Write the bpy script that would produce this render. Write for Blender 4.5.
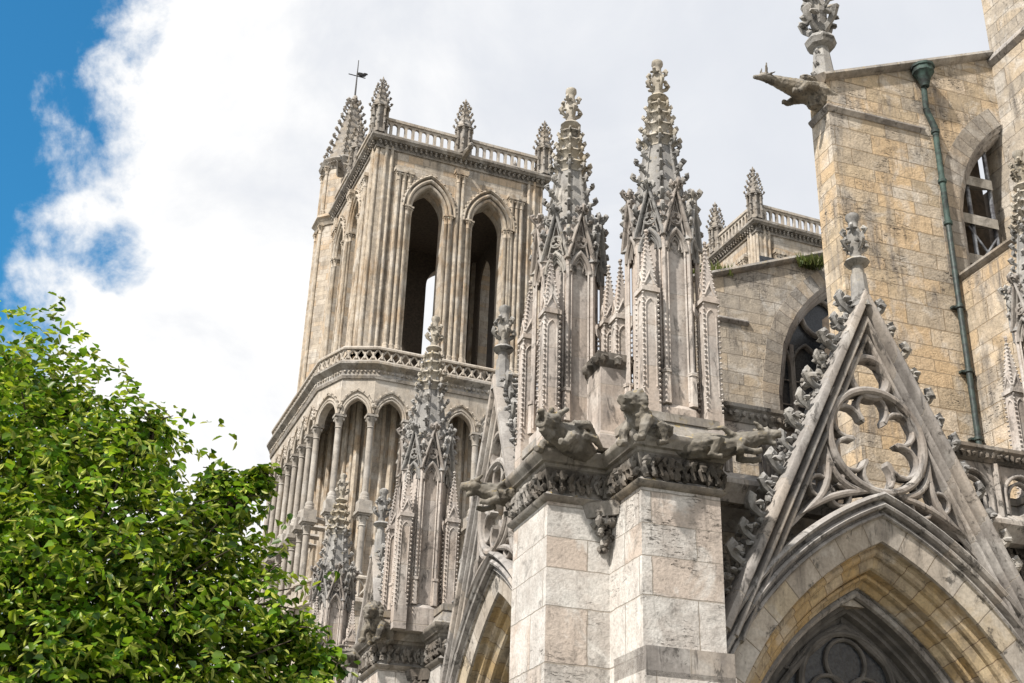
import bpy, math, random
import numpy as np
from math import sin, cos, pi, radians, sqrt, atan2, hypot, floor
from mathutils import Vector, Matrix
random.seed(7)
for o in list(bpy.data.objects): bpy.data.objects.remove(o)
scn = bpy.context.scene
COL = scn.collection

# ------------------------------------------------------------------ camera
FPX, CX, CY = 1250.0, 512.0, 341.5
zc = Vector((88, 2600, -FPX)).normalized()            # world up in camera space
vc = Vector((0, 0, -1)); yc = (vc - zc * vc.dot(zc)).normalized(); xc = yc.cross(zc)
R = Matrix((xc, yc, zc))                              # camera -> world
CAMP = Vector((0, 0, 1.6))
cam = bpy.data.cameras.new('camera'); camo = bpy.data.objects.new('camera', cam); COL.objects.link(camo)
cam.sensor_width = 36; cam.lens = FPX / 1024 * 36; cam.clip_end = 5000; cam.clip_start = .1
camo.matrix_world = Matrix.Translation(CAMP) @ R.to_4x4()
scn.camera = camo
def ray(px, py): return (R @ Vector((px - CX, CY - py, -FPX))).normalized()

# ------------------------------------------------------------------ light
SUN_AZ, SUN_EL = -45.0, 48.0      # sun stands behind the camera, to its left (0 = straight behind)
sd = Vector((sin(radians(SUN_AZ)) * cos(radians(SUN_EL)), -cos(radians(SUN_AZ)) * cos(radians(SUN_EL)), sin(radians(SUN_EL))))
sun = bpy.data.lights.new('sun', 'SUN'); suno = bpy.data.objects.new('sun', sun); COL.objects.link(suno)
sun.energy = 4.6; sun.angle = radians(2); sun.color = (1, .93, .84)
suno.rotation_euler = sd.to_track_quat('Z', 'Y').to_euler()
scn.view_settings.view_transform = 'Standard'; scn.view_settings.look = 'None'
scn.view_settings.gamma = 1; scn.view_settings.exposure = 0.55
try: scn.view_settings.use_curve_mapping = False
except Exception: pass

w = bpy.data.worlds.new("World"); scn.world = w; w.use_nodes = True
nt = w.node_tree; nt.nodes.clear()
def N(nt, t, **k):
    n = nt.nodes.new(t)
    for a, b in k.items():
        if a == 'inp':
            for i, v in b.items(): n.inputs[i].default_value = v
        else: setattr(n, a, b)
    return n
def math_(nt, op, a, b=None, c=None, clamp=False):
    n = N(nt, 'ShaderNodeMath', operation=op, use_clamp=clamp)
    for i, v in enumerate((a, b, c)):
        if v is None: continue
        if isinstance(v, (int, float)): n.inputs[i].default_value = v
        else: nt.links.new(v, n.inputs[i])
    return n.outputs[0]
def mapr(nt, v, a, b, c=0.0, d=1.0, smooth=True):
    n = N(nt, 'ShaderNodeMapRange', interpolation_type='SMOOTHSTEP' if smooth else 'LINEAR')
    n.inputs[1].default_value = a; n.inputs[2].default_value = b; n.inputs[3].default_value = c; n.inputs[4].default_value = d
    nt.links.new(v, n.inputs[0]); return n.outputs[0]
def mixc(nt, f, a, b, mode='MIX'):
    n = N(nt, 'ShaderNodeMix', data_type='RGBA', blend_type=mode)
    for i, v in ((0, f), (6, a), (7, b)):
        if isinstance(v, (int, float)): n.inputs[i].default_value = v
        elif isinstance(v, tuple): n.inputs[i].default_value = (*v[:3], 1)
        else: nt.links.new(v, n.inputs[i])
    return n.outputs[2]
tc = N(nt, 'ShaderNodeTexCoord'); dirv = tc.outputs['Generated']
sky = N(nt, 'ShaderNodeTexSky', sky_type='NISHITA', sun_disc=False)
sky.sun_elevation = radians(SUN_EL); sky.sun_rotation = atan2(sd.x, sd.y); sky.air_density = 1.2; sky.dust_density = .3; sky.ozone_density = 3.0
# cloud bank: everything on one side of a great circle, its edge broken up by noise
a_, b_ = ray(122, 0), ray(52, 300)
nn = a_.cross(b_).normalized()
if nn.dot(ray(600, 100)) < 0: nn = -nn
dt = N(nt, 'ShaderNodeVectorMath', operation='DOT_PRODUCT'); nt.links.new(dirv, dt.inputs[0]); dt.inputs[1].default_value = nn
def noise(nt, vec, scale, det=6, rough=.55, dist=0.0):
    n = N(nt, 'ShaderNodeTexNoise'); n.inputs['Scale'].default_value = scale; n.inputs['Detail'].default_value = det
    n.inputs['Roughness'].default_value = rough; n.inputs['Distortion'].default_value = dist
    nt.links.new(vec, n.inputs['Vector']); return n.outputs['Fac']
n1 = noise(nt, dirv, 7.0, 9, .62, .3); n2 = noise(nt, dirv, 26.0, 8, .6, .2)
s = math_(nt, 'ADD', dt.outputs['Value'], math_(nt, 'MULTIPLY', math_(nt, 'SUBTRACT', n1, .5), .2))
s = math_(nt, 'ADD', s, math_(nt, 'MULTIPLY', math_(nt, 'SUBTRACT', n2, .5), .10))
hd = N(nt, 'ShaderNodeVectorMath', operation='DOT_PRODUCT'); nt.links.new(dirv, hd.inputs[0]); hd.inputs[1].default_value = ray(128, 262)
s = math_(nt, 'SUBTRACT', s, math_(nt, 'MULTIPLY', mapr(nt, hd.outputs['Value'], .9992, .99998), .05))   # a small rift in the cloud edge
cover = mapr(nt, s, -.022, .034)
far = N(nt, 'ShaderNodeVectorMath', operation='DOT_PRODUCT'); nt.links.new(dirv, far.inputs[0]); far.inputs[1].default_value = ray(-60, 60)
opening = mapr(nt, math_(nt, 'ADD', far.outputs['Value'], math_(nt, 'MULTIPLY', math_(nt, 'SUBTRACT', n1, .5), .3)), .86, .92)   # cloud added out of view, beyond the blue, to neutralise its light
cover = math_(nt, 'MAXIMUM', cover, math_(nt, 'SUBTRACT', 1.0, opening))
# greyer cloud body away from the lit edge
n3 = noise(nt, dirv, 4.2, 9, .6, .5)
g = math_(nt, 'ADD', dt.outputs['Value'], math_(nt, 'MULTIPLY', math_(nt, 'SUBTRACT', n3, .5), .9))
grey = mapr(nt, g, .08, .40)
ccol = mixc(nt, grey, (1, .995, .985), (.70, .73, .79))
n4 = noise(nt, dirv, 9.0, 6, .55, .2)
ccol = mixc(nt, math_(nt, 'MULTIPLY', mapr(nt, n4, .35, .65, 1, 0), math_(nt, 'MULTIPLY', mapr(nt, grey, 0, .6), .2)), mixc(nt, .22, ccol, (1, 1, 1)), (.58, .62, .70))
bgs = N(nt, 'ShaderNodeBackground'); bgs.inputs['Strength'].default_value = .105
skyc = mixc(nt, 1.0, sky.outputs[0], (.26, .86, 1.05), 'MULTIPLY')
nt.links.new(skyc, bgs.inputs['Color'])
bgc = N(nt, 'ShaderNodeBackground'); bgc.inputs['Strength'].default_value = .73
nt.links.new(ccol, bgc.inputs['Color'])
mx = N(nt, 'ShaderNodeMixShader'); nt.links.new(cover, mx.inputs[0]); nt.links.new(bgs.outputs[0], mx.inputs[1]); nt.links.new(bgc.outputs[0], mx.inputs[2])
ow = N(nt, 'ShaderNodeOutputWorld'); nt.links.new(mx.outputs[0], ow.inputs['Surface'])

# ------------------------------------------------------------------ materials
def stone(name, c1, c2, stain=(.12, .11, .10), st=.35, crust=.0, lichen=0.0, bricks=None, mode='box', mortar=(.30, .27, .23),
          bump=.5, rough=.9, var=.35, pits=.0, warm=None, msize=.012, bdist=.02, bleach=.3, soot=.45, grime=0.0, grimec=(.33, .34, .35)):
    m = bpy.data.materials.new(name); m.use_nodes = True; nt = m.node_tree
    bs = nt.nodes['Principled BSDF']; bs.inputs['Roughness'].default_value = rough
    bs.inputs['Specular IOR Level'].default_value = .25
    geo = N(nt, 'ShaderNodeNewGeometry'); P = geo.outputs['Position']
    big = noise(nt, P, .55, 4, .55, .3); mid = noise(nt, P, 2.6, 7, .62, .4); fine = noise(nt, P, 17, 6, .6)
    col = mixc(nt, mapr(nt, mid, .33, .67), c1, c2)
    bfac = None
    if bricks:
        bw, bh = bricks
        br = N(nt, 'ShaderNodeTexBrick'); br.inputs['Scale'].default_value = 1.0
        br.inputs['Brick Width'].default_value = bw; br.inputs['Row Height'].default_value = bh
        br.inputs['Mortar Size'].default_value = msize; br.inputs['Mortar Smooth'].default_value = .4
        br.inputs['Color1'].default_value = (0, 0, 0, 1); br.inputs['Color2'].default_value = (1, 1, 1, 1); br.inputs['Mortar'].default_value = (.5, .5, .5, 1)
        br.inputs['Bias'].default_value = 0
        br.offset = .42
        if mode == 'box':
            cr = N(nt, 'ShaderNodeVectorMath', operation='CROSS_PRODUCT'); cr.inputs[0].default_value = (0, 0, 1)
            nt.links.new(geo.outputs['True Normal'], cr.inputs[1])
            nm = N(nt, 'ShaderNodeVectorMath', operation='NORMALIZE'); nt.links.new(cr.outputs[0], nm.inputs[0])
            d = N(nt, 'ShaderNodeVectorMath', operation='DOT_PRODUCT'); nt.links.new(P, d.inputs[0]); nt.links.new(nm.outputs[0], d.inputs[1])
            sx = N(nt, 'ShaderNodeSeparateXYZ'); nt.links.new(P, sx.inputs[0])
            u, v = d.outputs['Value'], sx.outputs[2]
        else:
            uv = N(nt, 'ShaderNodeUVMap'); sx = N(nt, 'ShaderNodeSeparateXYZ'); nt.links.new(uv.outputs[0], sx.inputs[0])
            u, v = sx.outputs[0], sx.outputs[1]
        # a little wobble so that joints are not ruled lines
        wob = math_(nt, 'MULTIPLY', math_(nt, 'SUBTRACT', noise(nt, P, 3.5, 3, .5), .5), .06 if mode == 'box' else .012)
        u = math_(nt, 'ADD', u, wob); v = math_(nt, 'ADD', v, math_(nt, 'MULTIPLY', wob, .7))
        if mode == 'box':   # rows of unlike heights
            v = math_(nt, 'ADD', v, math_(nt, 'MULTIPLY', math_(nt, 'SINE', math_(nt, 'MULTIPLY', v, 2.1 / bh * .55)), bh * .28))
        cb = N(nt, 'ShaderNodeCombineXYZ'); nt.links.new(u, cb.inputs[0]); nt.links.new(v, cb.inputs[1])
        nt.links.new(cb.outputs[0], br.inputs['Vector'])
        sep = N(nt, 'ShaderNodeSeparateColor'); nt.links.new(br.outputs['Color'], sep.inputs[0])
        rnd = sep.outputs[0]; bfac = br.outputs['Fac']
        # each block: its own value and warmth
        hs = N(nt, 'ShaderNodeHueSaturation'); nt.links.new(col, hs.inputs['Color'])
        nt.links.new(mapr(nt, rnd, 0, 1, 1 - var * .65, 1 + var * .4, False), hs.inputs['Value'])
        nt.links.new(mapr(nt, math_(nt, 'FRACT', math_(nt, 'MULTIPLY', rnd, 7.3)), 0, 1, 1 - var * .7, 1 + var * .5, False), hs.inputs['Saturation'])
        col = hs.outputs[0]
        if warm:
            col = mixc(nt, mapr(nt, math_(nt, 'FRACT', math_(nt, 'MULTIPLY', rnd, 13.7)), .55, .85, 0, .75), col, warm)
    elif warm:
        col = mixc(nt, mapr(nt, big, .48, .68, 0, .7), col, warm)
    if bleach > 0:     # lime-washed, rain-bleached patches
        bl = noise(nt, P, .9, 6, .6, .6); col = mixc(nt, math_(nt, 'MULTIPLY', mapr(nt, bl, .5, .62), bleach), col, (.66, .645, .615))
    # broad staining, rain streaks
    sc = N(nt, 'ShaderNodeVectorMath', operation='MULTIPLY'); nt.links.new(P, sc.inputs[0]); sc.inputs[1].default_value = (3.2, 3.2, .42)
    streak = noise(nt, sc.outputs[0], 1.0, 6, .6, .5)
    if st > 0:
        f = math_(nt, 'MULTIPLY', mapr(nt, math_(nt, 'ADD', math_(nt, 'MULTIPLY', streak, .6), math_(nt, 'MULTIPLY', big, .4)), .46, .68), st)
        col = mixc(nt, f, col, stain)
    if soot > 0:
        s3 = N(nt, 'ShaderNodeVectorMath', operation='MULTIPLY'); nt.links.new(P, s3.inputs[0]); s3.inputs[1].default_value = (6.5, 6.5, 1.3)
        sf = math_(nt, 'MULTIPLY', mapr(nt, noise(nt, s3.outputs[0], 1.0, 8, .68, .7), .54, .64), mapr(nt, math_(nt, 'ADD', math_(nt, 'MULTIPLY', big, .5), math_(nt, 'MULTIPLY', noise(nt, P, 1.1, 3, .5), .5)), .44, .56))
        col = mixc(nt, math_(nt, 'MULTIPLY', sf, soot), col, (.05, .046, .042))
    if grime > 0:      # grey weathering on surfaces that take the rain
        sn = N(nt, 'ShaderNodeSeparateXYZ'); nt.links.new(geo.outputs['Normal'], sn.inputs[0])
        up = mapr(nt, math_(nt, 'ADD', sn.outputs[2], math_(nt, 'MULTIPLY', math_(nt, 'SUBTRACT', mid, .5), 1.4)), -.15, .6)
        col = mixc(nt, math_(nt, 'MULTIPLY', up, grime), col, grimec)
    if crust > 0:      # black gypsum crust in patches
        cn = noise(nt, P, 1.7, 8, .68, .8)
        f = math_(nt, 'MULTIPLY', mapr(nt, cn, .56, .63), mapr(nt, fine, .35, .55, .5, 1))
        col = mixc(nt, math_(nt, 'MULTIPLY', f, crust), col, (.035, .033, .03))
    if pits > 0:
        ps = N(nt, 'ShaderNodeVectorMath', operation='MULTIPLY'); nt.links.new(P, ps.inputs[0]); ps.inputs[1].default_value = (5, 5, 19)
        pn = noise(nt, ps.outputs[0], 1.2, 8, .7, .6)
        pf = math_(nt, 'MULTIPLY', mapr(nt, pn, .56, .64), mapr(nt, math_(nt, 'ADD', math_(nt, 'MULTIPLY', big, .6), math_(nt, 'MULTIPLY', noise(nt, P, 1.3, 3, .5), .4)), .5, .6))
        col = mixc(nt, math_(nt, 'MULTIPLY', pf, pits), col, (.07, .062, .055))
    if lichen > 0:
        ln = noise(nt, P, 5.5, 5, .7, .5); sn2 = N(nt, 'ShaderNodeSeparateXYZ'); nt.links.new(geo.outputs['Normal'], sn2.inputs[0])
        lf = math_(nt, 'MULTIPLY', mapr(nt, ln, .58, .66), mapr(nt, sn2.outputs[2], -.2, .6, .12, 1))
        col = mixc(nt, math_(nt, 'MULTIPLY', lf, lichen), col, (.42, .30, .06))
    col = mixc(nt, mapr(nt, fine, .38, .68, 0, .26), col, (.085, .08, .072))
    if bfac is not None:
        col = mixc(nt, math_(nt, 'MULTIPLY', bfac, .8), col, mortar)
    nt.links.new(col, bs.inputs['Base Color'])
    h = math_(nt, 'ADD', math_(nt, 'MULTIPLY', mid, .9), math_(nt, 'MULTIPLY', fine, .35))
    if bfac is not None: h = math_(nt, 'SUBTRACT', h, math_(nt, 'MULTIPLY', bfac, .9))
    if pits > 0: h = math_(nt, 'SUBTRACT', h, math_(nt, 'MULTIPLY', pf, .8))
    bp = N(nt, 'ShaderNodeBump'); bp.inputs['Strength'].default_value = bump; bp.inputs['Distance'].default_value = bdist
    nt.links.new(h, bp.inputs['Height']); nt.links.new(bp.outputs[0], bs.inputs['Normal'])
    return m
def plain(name, c, rough=.6, metal=0, bump=0, c2=None, sc=6):
    m = bpy.data.materials.new(name); m.use_nodes = True; nt = m.node_tree; bs = nt.nodes['Principled BSDF']
    bs.inputs['Roughness'].default_value = rough; bs.inputs['Metallic'].default_value = metal
    geo = N(nt, 'ShaderNodeNewGeometry'); n = noise(nt, geo.outputs['Position'], sc, 6, .65, .3)
    nt.links.new(mixc(nt, mapr(nt, n, .35, .65), c, c2 or tuple(x * .6 for x in c)), bs.inputs['Base Color'])
    if bump:
        bp = N(nt, 'ShaderNodeBump'); bp.inputs['Strength'].default_value = bump; bp.inputs['Distance'].default_value = .02
        nt.links.new(n, bp.inputs['Height']); nt.links.new(bp.outputs[0], bs.inputs['Normal'])
    return m
MT = {}
MT['pier'] = stone('pale_ashlar', (.62, .60, .57), (.52, .485, .45), bricks=(1.55, .78), st=.45, stain=(.27, .24, .22), crust=.35, pits=.8, warm=(.53, .44, .37), bleach=.75, soot=.35, var=.2, bump=1.0, bdist=.03, grime=.12)
MT['pinn'] = stone('cream_shaft_stone', (.54, .49, .45), (.45, .395, .355), bricks=(30, 1.15), st=.8, stain=(.17, .15, .14), crust=.5, soot=.8, bleach=.35, var=.18, warm=(.50, .42, .355), msize=.01, grime=.25)
MT['spire'] = stone('weathered_grey_stone', (.29, .285, .275), (.185, .18, .175), st=.55, stain=(.12, .12, .115), crust=.8, lichen=.35, warm=(.44, .40, .34), soot=.75, bump=1.0, grime=.35, grimec=(.36, .365, .37))
MT['spirehi'] = stone('pale_upper_spire_stone', (.46, .425, .36), (.34, .31, .265), st=.55, stain=(.13, .12, .10), crust=.75, lichen=.6, soot=.7, warm=(.46, .39, .28), bump=1.0)
MT['mould'] = stone('moulded_grey_stone', (.37, .345, .325), (.26, .24, .225), st=.6, stain=(.10, .09, .085), crust=.75, warm=(.44, .385, .33), soot=.8, bleach=.35, bricks=(1.3, 9), mode='uv', var=.2, grime=.35, grimec=(.33, .33, .33))
MT['trac'] = stone('tracery_stone', (.34, .305, .275), (.23, .205, .185), st=.6, stain=(.08, .07, .065), crust=.85, warm=(.42, .355, .30), soot=.8, bleach=.25, grime=.3)
MT['frieze'] = stone('blackened_foliage_frieze', (.15, .13, .11), (.075, .068, .06), st=.6, stain=(.03, .028, .026), crust=.9, warm=(.30, .255, .21), bump=1.0)
MT['cornice'] = stone('cornice_stone', (.30, .275, .24), (.19, .17, .15), st=.6, stain=(.08, .072, .065), crust=.6, lichen=.7, warm=(.42, .35, .27), grime=.3)
MT['garg'] = stone('gargoyle_stone', (.20, .18, .15), (.10, .09, .075), st=.6, stain=(.05, .047, .042), crust=.8, lichen=.5, warm=(.33, .285, .22), soot=.9, bleach=.15, grime=.15, grimec=(.36, .36, .34), bump=1.0)
MT['warm'] = stone('warm_ashlar', (.55, .455, .335), (.43, .36, .27), bleach=.4, soot=.4, bricks=(1.25, .50), st=.95, stain=(.22, .20, .18), crust=.3, pits=.95, warm=(.57, .42, .255), var=.36, bump=1.0, bdist=.05, msize=.014, mortar=(.27, .215, .155))
MT['greywall'] = stone('grey_ashlar', (.48, .42, .34), (.35, .31, .26), bricks=(1.5, .52), st=.9, stain=(.20, .185, .17), crust=.2, pits=.5, warm=(.50, .41, .30), bleach=.45, var=.26, bump=1.0, bdist=.04, mortar=(.20, .175, .15))
MT['ring'] = stone('arch_ring_voussoirs', (.36, .325, .28), (.28, .25, .215), bricks=(.42, 9), mode='uv', st=.7, stain=(.17, .155, .14), crust=.2, warm=(.42, .34, .25), var=.35, bump=1.0, bdist=.04, mortar=(.17, .15, .13))
MT['vous'] = stone('ochre_voussoirs', (.56, .45, .29), (.47, .36, .225), bricks=(.5, 3), mode='uv', st=.8, stain=(.22, .185, .145), crust=.35, warm=(.50, .35, .165), var=.28, bump=.6, mortar=(.16, .12, .09))
MT['vousp'] = stone('pale_voussoirs', (.48, .435, .38), (.38, .34, .295), bricks=(.7, 3), mode='uv', st=.6, stain=(.17, .15, .13), crust=.8, warm=(.50, .415, .29), var=.25, bump=.6, mortar=(.15, .125, .10))
MT['tower'] = stone('tower_limestone', (.53, .47, .39), (.42, .365, .30), bricks=(1.1, .45), st=.65, stain=(.17, .145, .12), crust=.3, warm=(.49, .365, .24), var=.22, bump=.6, grime=.15, mortar=(.30, .26, .21), bdist=.03)
MT['tshaft'] = stone('tower_shaft_stone', (.54, .47, .38), (.36, .31, .25), st=.85, stain=(.16, .13, .10), crust=.3, warm=(.50, .355, .215), grime=.1)
MT['tcol'] = stone('grey_column_stone', (.42, .385, .34), (.34, .31, .275), st=.5, stain=(.17, .15, .135), crust=.25, grime=.2)
MT['tcarve'] = stone('tower_carved_stone', (.32, .29, .255), (.20, .18, .16), st=.5, stain=(.09, .08, .07), crust=.75, lichen=.5, warm=(.40, .33, .24), grime=.3)
MT['tlow'] = stone('tower_gallery_stone', (.50, .45, .385), (.43, .385, .33), st=.5, stain=(.20, .175, .15), crust=.15, warm=(.46, .38, .29), grime=.2)
MT['dark'] = plain('shaded_interior_stone', (.11, .085, .062), .9, c2=(.06, .048, .038))  # interior shade is put into this stone colour
MT['glass'] = plain('leaded_glass', (.018, .02, .025), .25, c2=(.05, .055, .06), sc=14, bump=.4)
MT['lead'] = plain('black_lead', (.035, .036, .038), .6)
MT['green'] = plain('green_copper', (.055, .10, .088), .75, .1, .6, c2=(.014, .02, .02), sc=3)
MT['pipe'] = plain('dark_pipe_paint', (.028, .034, .036), .45, .2, .3, c2=(.05, .075, .07), sc=5)
MT['iron'] = plain('wrought_iron', (.04, .04, .04), .6, .5)
MT['steel'] = plain('dull_steel', (.28, .30, .33), .5, .4, c2=(.06, .06, .07), sc=3)
MT['darkgrey'] = stone('dark_grey_inner_stone', (.17, .16, .15), (.10, .095, .09), st=.5, stain=(.05, .05, .05), bleach=0)  # dark grey for the window reveal and its tracery
MT['slat'] = stone('slate_louvre', (.34, .32, .285), (.25, .235, .21), st=.4, crust=.3)
MT['bark'] = plain('bark', (.10, .075, .05), .95, 0, 1, c2=(.05, .04, .03), sc=9)
MT['ground'] = plain('paving_and_grass', (.10, .10, .085), .95, c2=(.14, .135, .115), sc=1)
def leafmat(name, cols, trans=.35):
    m = bpy.data.materials.new(name); m.use_nodes = True; nt = m.node_tree; bs = nt.nodes['Principled BSDF']
    geo = N(nt, 'ShaderNodeNewGeometry'); rnd = geo.outputs['Random Per Island']
    cr = N(nt, 'ShaderNodeValToRGB'); nt.links.new(rnd, cr.inputs[0])
    e = cr.color_ramp.elements; e[0].position = 0; e[0].color = (*cols[0], 1); e[1].position = 1; e[1].color = (*cols[-1], 1)
    for i, c in enumerate(cols[1:-1]): k = cr.color_ramp.elements.new((i + 1) / (len(cols) - 1)); k.color = (*c, 1)
    cl = noise(nt, geo.outputs['Position'], 1.6, 3, .6); k_ = N(nt, 'ShaderNodeHueSaturation'); nt.links.new(cr.outputs[0], k_.inputs['Color'])
    nt.links.new(mapr(nt, cl, .35, .65, .6, 1.35), k_.inputs['Value']); cr = k_
    nt.links.new(cr.outputs[0], bs.inputs['Base Color']); bs.inputs['Roughness'].default_value = .38; bs.inputs['Specular IOR Level'].default_value = .35
    tr = N(nt, 'ShaderNodeBsdfTranslucent'); hs = N(nt, 'ShaderNodeHueSaturation'); hs.inputs['Value'].default_value = 1.7; hs.inputs['Hue'].default_value = .485
    nt.links.new(cr.outputs[0], hs.inputs['Color']); nt.links.new(hs.outputs[0], tr.inputs[0])
    mx = N(nt, 'ShaderNodeMixShader'); mx.inputs[0].default_value = trans
    nt.links.new(bs.outputs[0], mx.inputs[1]); nt.links.new(tr.outputs[0], mx.inputs[2])
    nt.links.new(mx.outputs[0], nt.nodes['Material Output'].inputs[0]); return m
MT['leaf'] = leafmat('linden_leaf', [(.018, .06, .005), (.05, .13, .008), (.13, .24, .012), (.055, .13, .008), (.27, .36, .02)], .4)
MT['bract'] = leafmat('linden_bract', [(.30, .38, .06), (.42, .46, .11), (.24, .34, .04)])

MT['weed'] = leafmat('weed_leaf', [(.05, .085, .02), (.10, .13, .03), (.16, .16, .06)])
# ------------------------------------------------------------------ mesh helpers
class M:
    def __init__(s): s.v = []; s.f = []; s.uv = {}
    def add(s, vs, fs, uvs=None):
        b = len(s.v); s.v += [tuple(p) for p in vs]
        for i, f in enumerate(fs):
            if uvs: s.uv[len(s.f)] = uvs[i]
            s.f.append([b + j for j in f])
        return s
    def box(s, x0, x1, y0, y1, z0, z1):
        v = [(x, y, z) for z in (z0, z1) for y in (y0, y1) for x in (x0, x1)]
        return s.add(v, [(0, 2, 3, 1), (4, 5, 7, 6), (0, 1, 5, 4), (2, 6, 7, 3), (0, 4, 6, 2), (1, 3, 7, 5)])
    def prismxy(s, poly, z0, z1, poly2=None):
        n = len(poly); p2 = poly2 or poly
        v = [(x, y, z0) for x, y in poly] + [(x, y, z1) for x, y in p2]
        return s.add(v, [tuple(range(n))[::-1], tuple(range(n, 2 * n))] + [(i, (i + 1) % n, n + (i + 1) % n, n + i) for i in range(n)])
    def prismxz(s, poly, y0, y1):
        n = len(poly); v = [(x, y0, z) for x, z in poly] + [(x, y1, z) for x, z in poly]
        return s.add(v, [tuple(range(n)), tuple(range(n, 2 * n))[::-1]] + [((i + 1) % n, i, n + i, n + (i + 1) % n) for i in range(n)])
    def tube(s, pts, r, n=8, cap=True, squash=1.0):
        pts = [Vector(p) for p in pts]; m = len(pts)
        rs = r if isinstance(r, (list, tuple)) else [r] * m
        t0 = (pts[1] - pts[0]).normalized(); up = Vector((0, 0, 1)) if abs(t0.z) < .9 else Vector((1, 0, 0))
        a = t0.cross(up).normalized(); v = []; f = []
        for i, p in enumerate(pts):
            t = (pts[min(i + 1, m - 1)] - pts[max(i - 1, 0)]).normalized()
            a = (a - t * a.dot(t)).normalized(); b = t.cross(a)
            for k in range(n):
                an = 2 * pi * k / n; v.append(p + (a * cos(an) + b * sin(an) * squash) * rs[i])
        for i in range(m - 1):
            for k in range(n):
                k2 = (k + 1) % n; f.append((i * n + k, i * n + k2, (i + 1) * n + k2, (i + 1) * n + k))
        if cap: f += [tuple(range(n))[::-1], tuple(range((m - 1) * n, m * n))]
        return s.add(v, f)
    def lathe(s, prof, c=(0, 0, 0), n=12, ph=0.0):
        v = []; f = []; m = len(prof)
        for r, z in prof:
            for k in range(n):
                an = 2 * pi * k / n + ph; v.append((c[0] + r * cos(an), c[1] + r * sin(an), c[2] + z))
        for i in range(m - 1):
            for k in range(n):
                k2 = (k + 1) % n; f.append((i * n + k, i * n + k2, (i + 1) * n + k2, (i + 1) * n + k))
        f += [tuple(range(n))[::-1], tuple(range((m - 1) * n, m * n))]
        return s.add(v, f)
    def blob(s, c, r, jit=.0, n=6, m=5, rot=None):
        if isinstance(r, (int, float)): r = (r, r, r)
        v = [(0, 0, 1)]; 
        for i in range(1, m):
            th = pi * i / m
            for k in range(n): ph = 2 * pi * (k + .5 * (i % 2)) / n; v.append((sin(th) * cos(ph), sin(th) * sin(ph), cos(th)))
        v.append((0, 0, -1)); f = [(0, 1 + k, 1 + (k + 1) % n) for k in range(n)]
        for i in range(m - 2):
            for k in range(n):
                k2 = (k + 1) % n; a = 1 + i * n; f.append((a + k, a + n + k, a + n + k2, a + k2))
        L = len(v) - 1; a = 1 + (m - 2) * n; f += [(L, a + (k + 1) % n, a + k) for k in range(n)]
        out = []
        for p in v:
            q = Vector((p[0] * r[0], p[1] * r[1], p[2] * r[2])) * (1 + random.uniform(-jit, jit))
            if rot is not None: q = rot @ q
            out.append(q + Vector(c))
        return s.add(out, f)
    def beads(s, p0, p1, step, r):
        p0 = Vector(p0); p1 = Vector(p1); n = max(2, int((p1 - p0).length / step))
        for i in range(n):
            c = p0.lerp(p1, (i + .5) / n)
            v = [c + Vector(d) * r for d in ((1, 0, 0), (0, 1, 0), (-1, 0, 0), (0, -1, 0), (0, 0, 1), (0, 0, -1))]
            s.add(v, [(0, 1, 4), (1, 2, 4), (2, 3, 4), (3, 0, 4), (1, 0, 5), (2, 1, 5), (3, 2, 5), (0, 3, 5)])
        return s
    def sweep(s, path, prof, closed=False, plane='xz', off=(0, 0, 0), pclosed=True, caps=True):
        """path 2D; prof [(outward offset, third coord)]; outward = left of the path direction"""
        n = len(path); k = len(prof); V = []; acc = 0; us = []
        for i in range(n):
            p = Vector(path[i])
            if closed: a, b = Vector(path[i - 1]), Vector(path[(i + 1) % n])
            else: a, b = Vector(path[max(i - 1, 0)]), Vector(path[min(i + 1, n - 1)])
            d1 = (p - a); d2 = (b - p)
            if d1.length < 1e-9: d1 = d2
            if d2.length < 1e-9: d2 = d1
            d1.normalize(); d2.normalize()
            n1 = Vector((-d1.y, d1.x)); n2 = Vector((-d2.y, d2.x)); bis = n1 + n2
            if bis.length < 1e-6: bis = n1
            bis.normalize(); sc = 1 / max(.35, bis.dot(n1))
            if i: acc += (p - Vector(path[i - 1])).length
            us.append(acc)
            for d, t in prof:
                q = p + bis * sc * d
                V.append((q.x + off[0], t + off[1], q.y + off[2]) if plane == 'xz' else (q.x + off[0], q.y + off[1], t + off[2]))
        pl = [0]
        for j in range(1, k + 1): pl.append(pl[-1] + hypot(prof[j % k][0] - prof[j - 1][0], prof[j % k][1] - prof[j - 1][1]))
        F = []; UV = []; seg = n if closed else n - 1; kk = k if pclosed else k - 1
        tot = acc + (Vector(path[0]) - Vector(path[-1])).length
        for i in range(seg):
            i2 = (i + 1) % n; u0 = us[i]; u1 = us[i2] if i2 else tot
            for j in range(kk):
                j2 = (j + 1) % k
                q = (i * k + j, i * k + j2, i2 * k + j2, i2 * k + j)
                if plane == 'xz': q = q[::-1]; UV.append([(u1, pl[j] + .5), (u1, pl[j + 1] + .5), (u0, pl[j + 1] + .5), (u0, pl[j] + .5)])
                else: UV.append([(u0, pl[j] + .5), (u0, pl[j + 1] + .5), (u1, pl[j + 1] + .5), (u1, pl[j] + .5)])
                F.append(q)
        if pclosed and not closed and caps:
            F += [tuple(range(k)), tuple(range((n - 1) * k, n * k))[::-1]]; UV += [[(0, 0)] * k] * 2
        return s.add(V, F, UV)
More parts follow.
